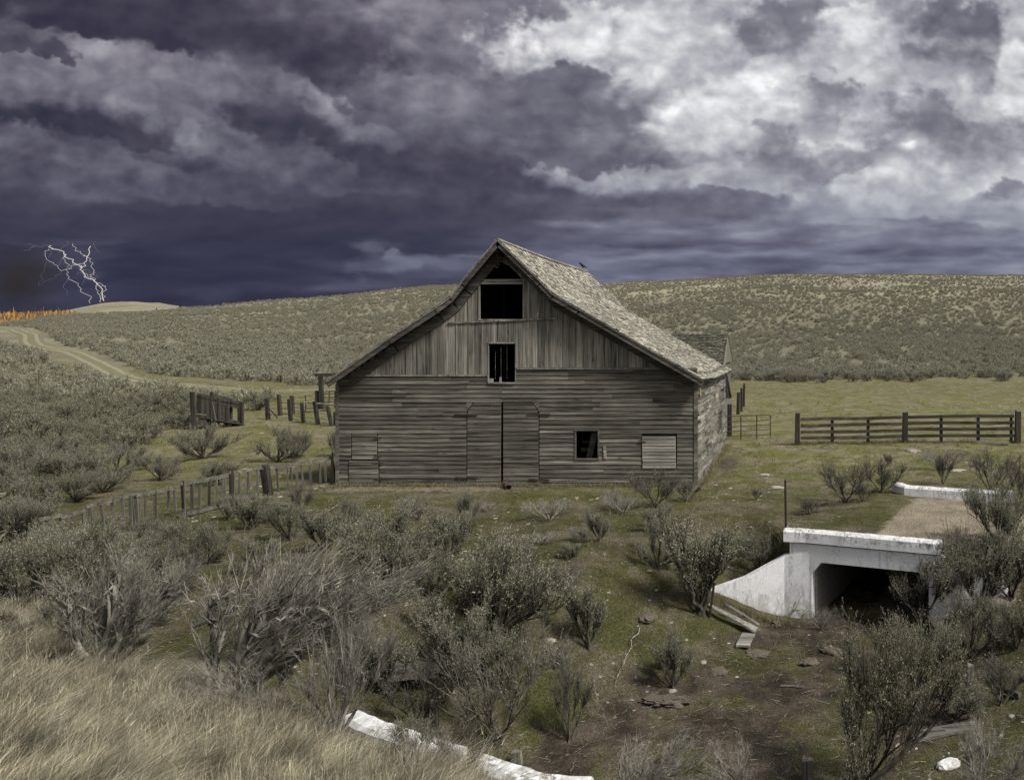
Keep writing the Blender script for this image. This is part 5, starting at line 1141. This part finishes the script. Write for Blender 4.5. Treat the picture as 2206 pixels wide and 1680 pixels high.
for a in [
 (N[0],838,1246,225,160,'widest leafy sagebrush on the slope, left of centre, with a thick dark stem',gm),
 (N[2],968,1205,110,115,'upright sagebrush behind and between the two big middle bushes',gm),
 (N[1],1064,1368,250,235,'largest sagebrush in the middle, forked dark trunk and limb reaching right',gm,0.),
 (N[6],925,1290,150,115,'low dark sagebrush leaning over a fallen branch, left of the largest one',gm),
 (N[5],1268,1395,90,165,'slender tall sagebrush right of the largest one, leafy only at the top',gm),
 (N[5],1292,1166,55,75,'small forked sagebrush alone between two dead root balls',gm),
 (N[4],1006,1130,50,80,'narrow upright sagebrush below the central barn doors',gm),
 (S_[0],1412,1092,120,92,'twisted sagebrush in front of the pale boarded hatch of the barn',gm),
 (S_[2],1478,1082,60,52,'small sagebrush touching the right front corner of the barn',gm),
 (N[7],1418,1226,105,120,'round sagebrush below the barn corner bush, left of the tall forked one',gm),
 (N[4],1425,1150,90,70,'low pale sagebrush under the twisted bush at the barn corner',gm),
 (N[5],1500,1318,165,225,'tall dense sagebrush just left of the white wing wall',gm,.6),
 (N[6],1645,1240,120,90,'dark sprawling bush hanging over the top of the wing wall',None),
 (S_[1],1822,1082,130,95,'left one of two dark round bushes beside the far parapet',None),
 (S_[0],1898,1078,100,82,'right one of two dark round bushes beside the far parapet',None),
 (S_[2],1745,1108,70,35,'low twiggy bush left of the dark pair by the far parapet',None),
 (S_[2],1858,1122,60,45,'little scrubby bush in front of the dark pair by the far parapet',None),
 (N[0],2150,1172,150,150,'sagebrush standing right of the far parapet at the right edge',None),
 (S_[1],2135,1062,110,100,'dark bush behind the right end of the far parapet',None),
 (S_[0],2195,1090,80,110,'grey bush cut by the right edge level with the far parapet',None),
 (S_[2],2030,1045,45,70,'thin bare little bush between the board fence and far parapet',None),
 (N[5],1915,1002,22,28,'tiny lone bush in the right field below the board fence',None),
 (S_[2],1628,1078,24,28,'tiny lone tuft bush between barn corner and steel stake',None),
 (S_[0],2058,1225,90,70,'wispy bush on the gravel edge right of the headwall end',None),
 (N[3],2115,1310,210,190,'wide sagebrush on the bank to the right of the headwall',None),
 (N[1],1985,1350,170,155,'sagebrush standing in front of the right half of the culvert opening',None),
 (N[7],2090,1420,170,150,'leafy sagebrush in the right thicket below the bank bush',None),
 (N[2],2180,1290,110,150,'sagebrush cut by the right edge beside the headwall',None),
 (N[3],1985,1475,190,160,'broad sagebrush in the middle of the right thicket',None),
 (GOLD,1862,1690,270,330,'big near sagebrush with tan tipped shoots and a bent dark trunk at lower right',None,.3),
 (GOLD,1925,1520,130,170,'smaller tan tipped sagebrush behind the big one at lower right',None),
 (N[4],1448,1482,85,130,'pale green sagebrush clump left of the dirt wash',None),
 (N[5],1452,1440,60,60,'small dark bush behind the pale clump left of the wash',None),
 (N[2],965,1490,170,200,'leafy sagebrush left of the grey one in the lower middle thicket','lower middle thicket'),
 (N[4],1070,1480,130,130,'bright grey green shoots behind the lower middle thicket','lower middle thicket'),
 (S_[1],1075,1600,230,250,'big half bare grey bush at the lower middle, in front of the bright shoots','lower middle thicket'),
 (N[5],840,1500,120,170,'brownish green sagebrush right of the bare sapling bush','lower middle thicket'),
 (S_[0],905,1560,150,140,'twiggy bush in front of the grey timber','lower middle thicket'),
 (N[5],930,1360,70,95,'thin upright pale shoots left of the largest bush trunk','lower middle thicket'),
 (N[2],1000,1420,80,90,'small leafy clump below the trunk of the largest bush','lower middle thicket'),
 (N[6],410,1225,120,110,'dark sagebrush below the middle of the picket fence',None),
 (N[7],450,1215,70,90,'leafy sagebrush touching its dark neighbour below the picket fence',None),
 (N[5],540,1140,60,80,'first small knotted bush from the left below the picket fence right half',None),
 (N[5],575,1128,50,75,'second small knotted bush below the picket fence right half',None),
 (S_[2],645,1110,55,70,'grey broom-like bush nearest the barn below the picket fence',None),
 (N[6],625,1165,80,90,'small dark sagebrush under the grey broom-like one',None),
 (N[5],700,1190,80,105,'small dark stemmed sagebrush left of the widest one',None),
 (N[1],490,1120,30,55,'slim shrub against the picket fence middle section',None),
 (N[3],60,1310,200,190,'dense dark sagebrush at the left edge above the dry grass',None),
 (N[0],200,1290,170,170,'tall sagebrush behind the pale dead trunk at left',None),
 (N[7],285,1360,150,170,'leafy sagebrush between the two big dead bushes',None),
 (N[3],25,1165,120,110,'sagebrush leaning over the left end of the picket fence',None),
 (N[6],335,1180,70,65,'low sagebrush against the broken middle of the picket fence',None),
 (N[2],240,1215,90,75,'pale sagebrush at the foot of the fence left half',None),
 (N[0],437,988,125,75,'left one of two bushy clumps above the picket fence','bushes in the grass above the picket fence'),
 (N[7],600,995,110,80,'right one of two bushy clumps above the picket fence','bushes in the grass above the picket fence'),
 (N[4],641,985,45,60,'small dark upright bush beside the right clump above the picket fence','bushes in the grass above the picket fence'),
 (N[3],470,1045,90,60,'sagebrush right above the middle of the picket fence','bushes in the grass above the picket fence'),
 (N[1],345,1035,50,60,'small dark bush between the sage stand and the picket fence','bushes in the grass above the picket fence'),
 (S_[2],722,985,40,60,'small bare bush against the left wall of the barn',None)]:
    place_bush(*a)
# the thick growth below the fence and along the wash, no two alike but of one kind
rq=np.random.RandomState(31)
for k,(xd_,yd_,w_,h_) in enumerate(((130,1235,120,110),(95,1215,90,80),(300,1250,130,100),(360,1290,120,120),(560,1235,90,80),(750,1130,50,60),(660,1330,90,80),(700,1275,70,60),(540,1420,130,120),(780,1480,110,120),(890,1640,110,90),(1000,1660,130,115),(30,1390,90,90),(120,1395,120,110),(250,1430,110,80),(1130,1215,60,50),(1230,1205,50,36),(2190,1400,90,110),(2155,1520,120,110),(2060,1550,110,90),(1950,1420,90,70))):
    pr=(NEAR+SPARSE)[rq.randint(len(NEAR)+len(SPARSE))]
    place_bush(pr,xd_,yd_,w_,h_,'one of the mixed sagebrush filling the gaps between the big foreground bushes','gap filling sagebrush of the foreground')
for a in [
 (BIGDEAD[0],440,1520,440,330,'largest dead sagebrush, grey limbs sweeping up to the right',None,0.,'dead_sagebrush','dead bush'),
 (BIGDEAD[1],195,1455,250,270,'dead sagebrush with pale split trunk at the left',None,.2,'dead_sagebrush','dead bush'),
 (B_[0],724,1590,200,300,'bare grey bush on one thin dark trunk beside the left end of the near parapet',None,0.,'bare_bush','dead bush'),
 (B_[2],560,1560,230,150,'low tangle of bare twigs under the largest dead bush',None,0.,'bare_bush','dead bush'),
 (B_[1],1330,1745,230,160,'grey bare twigs leaning right at the bottom edge right of the near parapet',None,0.,'bare_bush','dead bush'),
 (B_[2],1600,1700,120,95,'small bare white twig bush at the bottom edge of the wash',None,0.,'bare_bush','dead bush'),
 (B_[0],2110,1710,190,150,'fine bare twig bush at the bottom right corner',None,0.,'bare_bush','dead bush'),
 (S_[2],1225,1600,90,190,'tall sparse dry stems right of the lower middle thicket',None,0.,'bare_bush','dead bush'),
 (B_[2],935,1700,150,90,'short bare bush in the dry grass between the parapet ends',None,0.,'bare_bush','dead bush')]:
    place_bush(*a)
for a in [((B_[3]),1185,1120,110,48,'sprawling heap of dead branches right of the centre doors'),(B_[3],1345,1105,80,42,'dark heap of dead branches left of the barn corner bush'),(B_[2],905,1120,75,55,'dead branches behind the widest leafy bush'),(B_[3],1050,1102,40,22,'small dead branch pile in front of the stove pipe'),
  (B_[2],1255,1165,50,32,'upturned dead root right of the large middle bush'),(B_[1],1190,1290,80,80,'pale dead root ball on the limb of the largest bush'),(B_[3],1170,1170,85,24,'low rounded heap of fine dead twigs'),(B_[2],1215,1440,90,60,'knotted dead roots below the slender tall sagebrush'),
  (B_[3],1770,1355,90,45,'grey dead roots lying before the culvert opening'),(B_[3],2040,1010,110,50,'dry tumbleweed bushes caught behind the board fence'),(B_[2],1330,1100,40,50,'dead stump with two prongs left of the dark branch heap')]:
    place_bush(a[0],*a[1:6],None,0.,'dead_branches','dead branches')
# a few fallen branches
def branch(u0,v0,u1,v1,label,rad=.035,seed=0,mat='dead',lift=.05):
    a=Vector(Gp(u0,v0)); b=Vector(Gp(u1,v1)); r=random.Random(seed); m=MB(); n=9; P=[]
    for k in range(n): f=k/(n-1); p=a.lerp(b,f); P.append(Vector((p.x+r.uniform(-.05,.05),p.y+r.uniform(-.05,.05),h1(p.x,p.y)+lift+.14*math.sin(math.pi*f)*r.uniform(.4,1))))
    m.tube(P,[rad*(1-.75*k/(n-1)) for k in range(n)],6)
    for k in range(2,n-1):
        for q in range(2):
            d=Vector((r.uniform(-1,1),r.uniform(-1,1),r.uniform(.1,.9))).normalized()*r.uniform(.15,.45); m.tube([P[k],P[k]+d*.5+Vector((0,0,.03)),P[k]+d],[rad*.35,rad*.22,rad*.08],4)
    tag(m.build('fallen_branch',M[mat],None,tuple(a)),label,'branch')
branch(1040,1490,1180,1400,'dark fallen branch left of the largest bush trunk',.05,1,'bark')
branch(830,1340,930,1440,'grey fallen branch under the widest leafy bush',.03,2)
branch(2310,1650,2420,1770,'pale curved fallen branch at the right edge',.022,3)
branch(2230,1700,2400,1685,'thin fallen branch crossing the post in the right thicket',.03,4)
branch(1560,1540,1500,1690,'dry twig on the grass left of the planks',.012,5)
branch(*k4(955,745),*k4(1000,820),'short forked pale stick leaning at the foot of the headwall',.03,6,'dead',.12)
branch(830,1235,740,1300,'crooked grey stick below the picket fence',.02,7)
branch(1430,1660,1490,1810,'long pale dry stem arching near the lower middle thicket',.012,8,'dead',.3)
branch(120,1350,175,1362,'short pale stick on the grass at the far left',.02,9)
# ---- the dense stand on the left and the hillside beyond
def inpoly(X,Y,P):
    c=np.zeros(len(X),bool); n=len(P)
    for i in range(n):
        x0,y0=P[i]; x1,y1=P[(i+1)%n]; m=((y0>Y)!=(y1>Y)); c^=m&(X<(x1-x0)*(Y-y0)/((y1-y0) if y1!=y0 else 1e-9)+x0)
    return c
LEFT=[(-700,728),(0,722),(48,728),(90,768),(140,800),(240,822),(330,836),(430,852),(600,866),(560,884),(432,884),(400,935),(330,975),(345,1020),(315,1070),(240,1095),(130,1125),(60,1150),(0,1180),(-700,1400)]
HILL=[(-400,600),(2800,560),(2800,822),(1565,822),(1000,822),(680,832),(560,822),(440,816),(330,812),(250,798),(160,764),(100,742),(95,716),(40,703),(-400,690)]
rs=np.random.RandomState(77)
def disp(x,y,z): return (1950+2000*x/y)/1.13333,(827-(z-5)*2000/y)/1.13333
TR=TRACK[::3]
def track_d(X,Y):
    d=np.full(len(X),1e9)
    for p in TR: d=np.minimum(d,np.hypot(X-p[0],Y-p[1]))
    return d
def scatter(n,D0,D1,t0,t1,pw=2.):
    D=(D0**pw+rs.rand(n)*(D1**pw-D0**pw))**(1/pw); t=t0+(t1-t0)*rs.rand(n); X=t*D; return X,D,H(X,D)
X,Y,Z=scatter(5200,19,130,-1.08,-.55); xd,yd=disp(X,Y,Z); dn=fbm(X/7,Y/7,901,3)
k=inpoly(xd,yd,LEFT)&(rs.rand(len(X))<.36+.55*dn)&(track_d(X,Y)>2.8)
L_=np.stack([X,Y,Z],1)[k]; o_=np.argsort(L_[:,1]); L_=L_[o_]
keep=[]                                                    # minimum spacing
for p in L_:
    if all((p[0]-q[0])**2+(p[1]-q[1])**2>.75 for q in keep[-160:]): keep.append(p)
L_=np.array(keep)
X,Y,Z=scatter(120000,60,470,-1.12,.42,1.85); xd,yd=disp(X,Y,Z); dn=fbm(X/22,Y/30,902,4); dd=np.interp(Y,[60,100,150,220,300,470],[1.,1.,.9,.62,.42,.34])*np.where(xd<1200,1.1,1.)
k=inpoly(xd,yd,HILL)&(rs.rand(len(X))<dd*(.85+.9*dn+.9*fbm(X/70,Y/55,905,3)))&((Y>98+7*fbm(X/6,Y/6,903,3))|(xd<700))&(track_d(X,Y)>3.)
R_=np.stack([X,Y,Z],1)[k]
# which are single things: the ones that show largest
nfar=[p for p in R_ if 97<p[1]<112 and -.34<p[0]/p[1]<.28]
nfar.sort(key=lambda p:p[1]); nI=170; ind=L_[:nI]; rest=[L_[nI:],R_]
vis=[]
for p in ind:
    a,b=disp(*p); vis.append(-30<a<2300)
LBL=lambda a,b:('grey green sagebrush in the dense stand left of the picket fence' if b>1000 else 'grey green sagebrush in the dense stand level with the loading chute' if b>900 else 'grey green sagebrush in the dense stand between the track and the chute')
for p,v_ in zip(ind,vis):
    if not v_: rest.append(p[None]); continue
    a,b=disp(*p); me=MID[rs.randint(6)] if p[1]>33 else None; s=float(np.clip(rs.normal(1.25,.25),.7,1.8))
    if me is None:
        pr=NEAR[rs.choice([0,1,2,3,7])]; o=empty('sagebrush',(p[0],p[1],p[2]-.04),LBL(a,b),'sagebrush','sagebrush of the dense stand on the left'); link(bpy.data.objects.new('branches',pr[0]),o); link(bpy.data.objects.new('crown',pr[1]),o)
    else: o=bpy.data.objects.new('sagebrush',me); link(o); o.location=(p[0],p[1],p[2]-.04); tag(o,LBL(a,b),'sagebrush','sagebrush of the dense stand on the left')
    o.rotation_euler=(0,0,rs.uniform(0,6.28)); o.scale=(s*1.05,s*1.05,s*rs.uniform(.8,1.05))
REST=np.concatenate([q for q in rest if len(q)])
def scatter_gn(name,P,scale,meshes,lo,label,var=(.7,1.35)):
    n=len(P); me=bpy.data.meshes.new(name); me.vertices.add(n); me.vertices.foreach_set('co',np.asarray(P,np.float32).ravel())
    a=me.attributes.new('sc','FLOAT_VECTOR','POINT'); s=scale[:,None]*rs.uniform(*var,(n,1)); a.data.foreach_set('vector',(s*np.stack([np.ones(n),np.ones(n),rs.uniform(.65,1.,n)],1)).astype(np.float32).ravel())
    a=me.attributes.new('ro','FLOAT_VECTOR','POINT'); a.data.foreach_set('vector',np.stack([np.zeros(n),np.zeros(n),rs.uniform(0,6.28,n)],1).astype(np.float32).ravel())
    a=me.attributes.new('ix','INT','POINT'); a.data.foreach_set('value',rs.randint(0,len(meshes),n).astype(np.int32))
    o=bpy.data.objects.new(name,me); link(o); g=bpy.data.node_groups.new(name+'_nodes','GeometryNodeTree'); g.interface.new_socket('Geometry',in_out='INPUT',socket_type='NodeSocketGeometry'); g.interface.new_socket('Geometry',in_out='OUTPUT',socket_type='NodeSocketGeometry')
    N_=g.nodes; i=N_.new('NodeGroupInput'); ou=N_.new('NodeGroupOutput'); ins=N_.new('GeometryNodeInstanceOnPoints'); gi=N_.new('GeometryNodeGeometryToInstance')
    for m in reversed(meshes):
        oi=N_.new('GeometryNodeObjectInfo'); oi.inputs['Object'].default_value=m; g.links.new(oi.outputs['Geometry'],gi.inputs[0])
    g.links.new(i.outputs[0],ins.inputs['Points']); g.links.new(gi.outputs[0],ins.inputs['Instance']); ins.inputs['Pick Instance'].default_value=True
    for nm,ty,so in (('sc','FLOAT_VECTOR','Scale'),('ro','FLOAT_VECTOR','Rotation'),('ix','INT','Instance Index')):
        at=N_.new('GeometryNodeInputNamedAttribute'); at.data_type=ty; at.inputs['Name'].default_value=nm
        if so=='Rotation':
            e=N_.new('FunctionNodeEulerToRotation'); g.links.new(at.outputs[0],e.inputs[0]); g.links.new(e.outputs[0],ins.inputs[so])
        else: g.links.new(at.outputs[0],ins.inputs[so])
    g.links.new(ins.outputs[0],ou.inputs[0]); mo=o.modifiers.new('scatter','NODES'); mo.node_group=g; tag(o,label,'sagebrush',kind='stuff'); return o
# four single bushes on the lower hillside lend their shape to the scrub behind them
FO=[]
for k,(xd_,yd_) in enumerate(((1700,815),(1905,817),(2080,816),(1610,812),(1790,818),(2170,815))):
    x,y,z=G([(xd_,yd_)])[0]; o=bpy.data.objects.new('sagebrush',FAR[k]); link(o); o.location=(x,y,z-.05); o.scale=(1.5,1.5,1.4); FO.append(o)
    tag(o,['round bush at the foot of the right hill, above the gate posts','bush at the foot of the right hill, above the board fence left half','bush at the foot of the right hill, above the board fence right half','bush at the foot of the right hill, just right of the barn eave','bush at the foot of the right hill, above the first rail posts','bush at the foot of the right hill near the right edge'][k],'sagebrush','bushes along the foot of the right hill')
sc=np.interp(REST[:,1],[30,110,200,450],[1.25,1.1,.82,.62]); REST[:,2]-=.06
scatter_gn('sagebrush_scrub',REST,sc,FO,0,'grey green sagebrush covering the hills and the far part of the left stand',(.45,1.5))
print('bushes',len(REST),len(ind),len(nfar))
# individual bushes along the front edge of the hill scrub
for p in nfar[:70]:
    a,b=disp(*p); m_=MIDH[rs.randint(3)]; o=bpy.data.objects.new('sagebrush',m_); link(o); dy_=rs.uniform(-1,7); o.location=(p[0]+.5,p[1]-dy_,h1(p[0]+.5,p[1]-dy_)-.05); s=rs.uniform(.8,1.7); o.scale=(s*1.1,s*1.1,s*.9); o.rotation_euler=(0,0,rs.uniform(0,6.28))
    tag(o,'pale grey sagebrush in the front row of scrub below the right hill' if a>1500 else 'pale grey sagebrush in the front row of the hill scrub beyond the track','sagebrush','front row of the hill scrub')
# ridge junipers
for k,(u,v,h_) in enumerate(((382,758,9),(440,758,12),(354,760,7))):
    D=330.; x=(u-1950)/2000*D; z=h1(x,D); o=empty('juniper_tree',(x,D,z-.1),['middle dark juniper on the left skyline','tallest dark juniper on the left skyline','smallest dark juniper on the left skyline'][k],'tree','junipers on the left skyline'); hh=h_*D/2000*1.3
    m=MB(); m.tube([(x,D,z-.2),(x,D,z+hh*.6)],[.12*hh/2,.05],6); m.build('trunk',M['bark'],o)
    n=500; r=np.random.RandomState(k); zz=r.rand(n); rad=(1-zz)**.8*.42*hh*r.rand(n)**.4; an=r.rand(n)*6.28; P=np.stack([np.cos(an)*rad,np.sin(an)*rad,zz*hh+.15*hh*(1-zz)],1); d=unit(r.normal(0,1,(n,3))+[0,0,.6])*.16*hh/2; w_=unit(np.cross(d,r.normal(0,1,(n,3))))*.05*hh/2
    V=np.stack([P-w_,P+d*.5+w_,P+d,P-d*.3],1).reshape(-1,3)
    if 'juniper' not in M: M['juniper']=mat_leaf('juniper_foliage',(.025,.032,.018),(.055,.065,.035),.1)
    c=bpy.data.objects.new('crown',np_mesh('crown',V,np.arange(4*n).reshape(n,4),[M['juniper']])); link(c,o)
# ------------------------------------------------------------------ grass, stones and litter
def blades(P,Hh,Wd,lean,bend,segs=3,seed=0):
    """curved tapering grass blades; P (n,3) roots, lean (n,2) sideways travel at the tip"""
    n=len(P); r=np.random.RandomState(seed); an=r.rand(n)*6.28; wv=np.stack([np.cos(an),np.sin(an),np.zeros(n)],1)*Wd[:,None]*.5; V=[]
    for i in range(segs+1):
        t=i/segs; c=P+np.stack([lean[:,0]*t**bend,lean[:,1]*t**bend,Hh*(t-.22*t*t*np.minimum(np.hypot(lean[:,0],lean[:,1])/Hh,1.6))],1); k=1-t*.88; V+= [c-wv*k,c+wv*k]
    V=np.stack(V,1); o=(np.arange(n)*(2*segs+2))[:,None]; F=np.concatenate([np.array([2*i,2*i+1,2*i+3,2*i+2])[None]+o for i in range(segs)]); return V.reshape(-1,3),F
def build_dry_grass():
    r=np.random.RandomState(5); n0=13000; t=r.uniform(-1.08,-.22,n0); D=5.6+12.*r.rand(n0)**.8; X=t*D; Y=D; s=.437*X+.9*Y; xd,yd=disp(X,Y,H(X,Y))
    P_=[(-300,1290),(0,1300),(130,1330),(190,1420),(310,1465),(400,1525),(560,1545),(680,1590),(740,1640),(840,1655),(900,1630),(1040,1655),(1050,1700),(1000,1760),(1120,1900),(-300,1900)]; k=inpoly(xd,yd,P_)&~((s>6.5)&(X>-6.4)); X,Y=X[k],Y[k]; nc=len(X); per=27
    cx=np.repeat(X,per)+r.normal(0,.09,nc*per); cy=np.repeat(Y,per)+r.normal(0,.07,nc*per); n=len(cx); hc=np.repeat(r.uniform(.14,.46,nc)*(1+1.0*fbm(X/.8,Y/.8,57,2)),per); wind=np.repeat(fbm(X/1.3,Y/1.3,55,3),per)
    Hh=hc*r.uniform(.55,1.15,n)*1.0; L=Hh*(.7+1.0*wind+r.normal(0,.35,n)+np.repeat(r.normal(0,.25,nc),per)); la=-.2+r.normal(0,.6,n)+wind*2.2+np.repeat(r.normal(0,.5,nc),per); lean=np.stack([np.cos(la)*L,np.sin(la)*L],1)
    P=np.stack([cx,cy,H(cx,cy)-.02],1); V,F=blades(P,Hh,r.uniform(.004,.0085,n),lean,1.9,4,6)
    j=r.choice(n,2600,replace=False); h2=r.uniform(.35,.70,2600); l2=lean[j]*.4+r.normal(0,.10,(2600,2))+[.08,0]; V2,F2=blades(P[j],h2,np.full(2600,.0045),l2,2.2,5,9)
    tip=P[j]+np.stack([l2[:,0],l2[:,1],h2*.8],1); V3,F3=blades(tip-[0,0,.05],np.full(2600,.085),np.full(2600,.008),l2*.35+r.normal(0,.02,(2600,2)),1.2,4,10); F=np.concatenate([F,F2+len(V),F3+len(V)+len(V2)]); V=np.concatenate([V,V2,V3])
    o=bpy.data.objects.new('dry_grass',np_mesh('dry_grass',V,F,[M['straw']])); link(o); tag(o,'long pale tan dry grass bent by the wind on the road bank at lower left','grass',kind='stuff'); print('dry blades',n)
build_dry_grass()
def build_short_grass():
    r=np.random.RandomState(8); n0=26000; t=r.uniform(-1.0,.32,n0); D=9+30*r.rand(n0)**1.3; X=t*D; Y=D; a,b=ab(X,Y); k=(fbm(X/1.2,Y/1.2,88,4)>.0)&~((a>-.4)&(a<3.6)&(b>-.5)&(b<.6))&~((X>XL-.1)&(X<XR+.1)&(Y>27.8)&(Y<38.8))&(wash_depth(X,Y)<.8+.35*fbm(X,Y,89,2)); X,Y=X[k],Y[k]; nc=len(X); per=7
    cx=np.repeat(X,per)+r.normal(0,.05,nc*per); cy=np.repeat(Y,per)+r.normal(0,.05,nc*per); n=len(cx); Hh=r.uniform(.03,.10,n)*np.repeat(r.uniform(.6,1.3,nc),per); lean=r.normal(0,.03,(n,2)); P=np.stack([cx,cy,H(cx,cy)-.005],1)
    V,F=blades(P,Hh,np.interp(cy,[10,40],[.004,.012]),lean,1.6,1,3); o=bpy.data.objects.new('short_grass',np_mesh('short_grass',V,F,[M['sgrass']])); link(o); tag(o,'short patchy green grass over the yard and the slopes','grass',kind='stuff'); print('short',n)
build_short_grass()
def build_weeds():
    r=np.random.RandomState(21); P=[]
    for k in range(420): t=r.rand(); P.append((XL+t*(XR-XL),27.9-abs(r.normal(0,.10))))
    for k in range(200): P.append((XR+.1+abs(r.normal(0,.12)),28+r.rand()*10.6))
    for x0,y0,_ in BP:
        for k in range(14): P.append((x0+r.normal(0,.25),y0+r.normal(0,.2)))
    for k in range(260): x_=BP[0][0]+r.rand()*(BP[2][0]-BP[0][0]); P.append((x_,float(np.interp(x_,[q[0] for q in BP],[q[1] for q in BP]))+r.normal(0,.15)))
    for k in range(300): a_=r.uniform(-.6,3.6); q=frm(a_,.45+abs(r.normal(0,.15))); P.append(q)
    for k in range(260): q=r.uniform(0,1); P.append((-2.4+2.2*q+r.normal(0,.05),19.55-abs(r.normal(0,.12))))
    t=r.uniform(-.8,.3,5200); D=14+50*r.rand(5200); kk=fbm(t*D/2.2,D/2.2,44,3)>.12; P=np.array(P+list(zip((t*D)[kk],D[kk]))); k=~((P[:,0]>XL-.05)&(P[:,0]<XR+.06)&(P[:,1]>27.93)&(P[:,1]<38.6)); P=P[k]; nc=len(P); per=16
    cx=np.repeat(P[:,0],per)+r.normal(0,.04,nc*per); cy=np.repeat(P[:,1],per)+r.normal(0,.04,nc*per); n=len(cx); Hh=np.repeat(r.uniform(.08,.26,nc),per)*r.uniform(.5,1.2,n); lean=r.normal(0,.5,(n,2))*Hh[:,None]
    V,F=blades(np.stack([cx,cy,H(cx,cy)-.01],1),Hh,np.interp(cy,[15,60],[.006,.016]),lean,1.7,2,5); o=bpy.data.objects.new('weeds',np_mesh('weeds',V,F,[M['weed']])); link(o); tag(o,'small tufts of dry and green weeds along walls, posts and over the yard','grass',kind='stuff'); print('weeds',n)
build_weeds()
def build_stones():
    r=np.random.RandomState(12); n0=9000; t=r.uniform(-.85,.34,n0); D=13+85*r.rand(n0)**1.5; X=t*D; Y=D; xd,yd=disp(X,Y,H(X,Y)); cl=fbm(X/3,Y/5,66,4); a,b=ab(X,Y)
    k=(cl+.25*(Y>45)>.06)&~inpoly(xd,yd,LEFT)&~((X>XL-.3)&(X<XR+.3)&(Y>27.5)&(Y<39))&~((a>-.6)&(a<3.6)&(b>-.6)&(b<.5))&(r.rand(n0)<.8*(1-.75*wash_depth(X,Y))); X,Y=X[k],Y[k]; n=len(X); print('stones',n)
    th=np.linspace(0,2*np.pi,7)[:-1]; s=r.gamma(1.2,.022,n)+.010+np.interp(Y,[20,95],[0,.05]); s=np.minimum(s,.20); asp=r.uniform(.5,1,n); rot=r.rand(n)*6.28; zz=H(X,Y); V=[]
    for lv,(k1,k2) in enumerate(((1.,-.15),(.95,.16),(.55,.3))):
        for a_ in th:
            q=k1*r.uniform(.75,1.2,n); u_=np.cos(a_)*q*s; v_=np.sin(a_)*q*s*asp; V.append(np.stack([X+u_*np.cos(rot)-v_*np.sin(rot),Y+u_*np.sin(rot)+v_*np.cos(rot),zz+k2*s*.5],1))
    V=np.stack(V,1); o=(np.arange(n)*18)[:,None]; F=[]
    for l in (0,6):
        for a_ in range(6): F.append(np.array([l+a_,l+(a_+1)%6,l+6+(a_+1)%6,l+6+a_])[None]+o)
    F.append(np.array([12,13,14,15])[None]+o); F.append(np.array([12,15,16,17])[None]+o)
    ob=bpy.data.objects.new('stones',np_mesh('stones',V.reshape(-1,3),np.concatenate(F),[M['stone']])); link(ob); tag(ob,'small pale stones and chips scattered over the grass','stones',kind='stuff')
build_stones()
def build_litter():
    r=np.random.RandomState(15); n=9500; t=r.uniform(-.85,.3,n); D=9.5+24*r.rand(n)**1.2; X=t*D; Y=D; k=~((X>XL-.3)&(X<XR+.3)&(Y>27.3)&(Y<39)); X,Y=X[k],Y[k]; n=len(X); an=r.rand(n)*6.28; L=r.gamma(2,.055,n)[:,None]+.04; d=np.stack([np.cos(an),np.sin(an),r.normal(0,.12,n)],1); z=H(X,Y)+.015
    P0=np.stack([X,Y,z],1); b=Bush(3); b.spikes(P0,P0+d*L*.5+r.normal(0,.015,(n,3))*[1,1,.3],P0+d*L+np.array([0,0,.01]),r.uniform(.002,.006,n)); ob=bpy.data.objects.new('twig_litter',np_mesh('twig_litter',b.V[0],b.F[0],[M['dead']])); link(ob); tag(ob,'thin dry twigs littering the ground','litter',kind='stuff')
build_litter()
print('objects',len(bpy.data.objects))
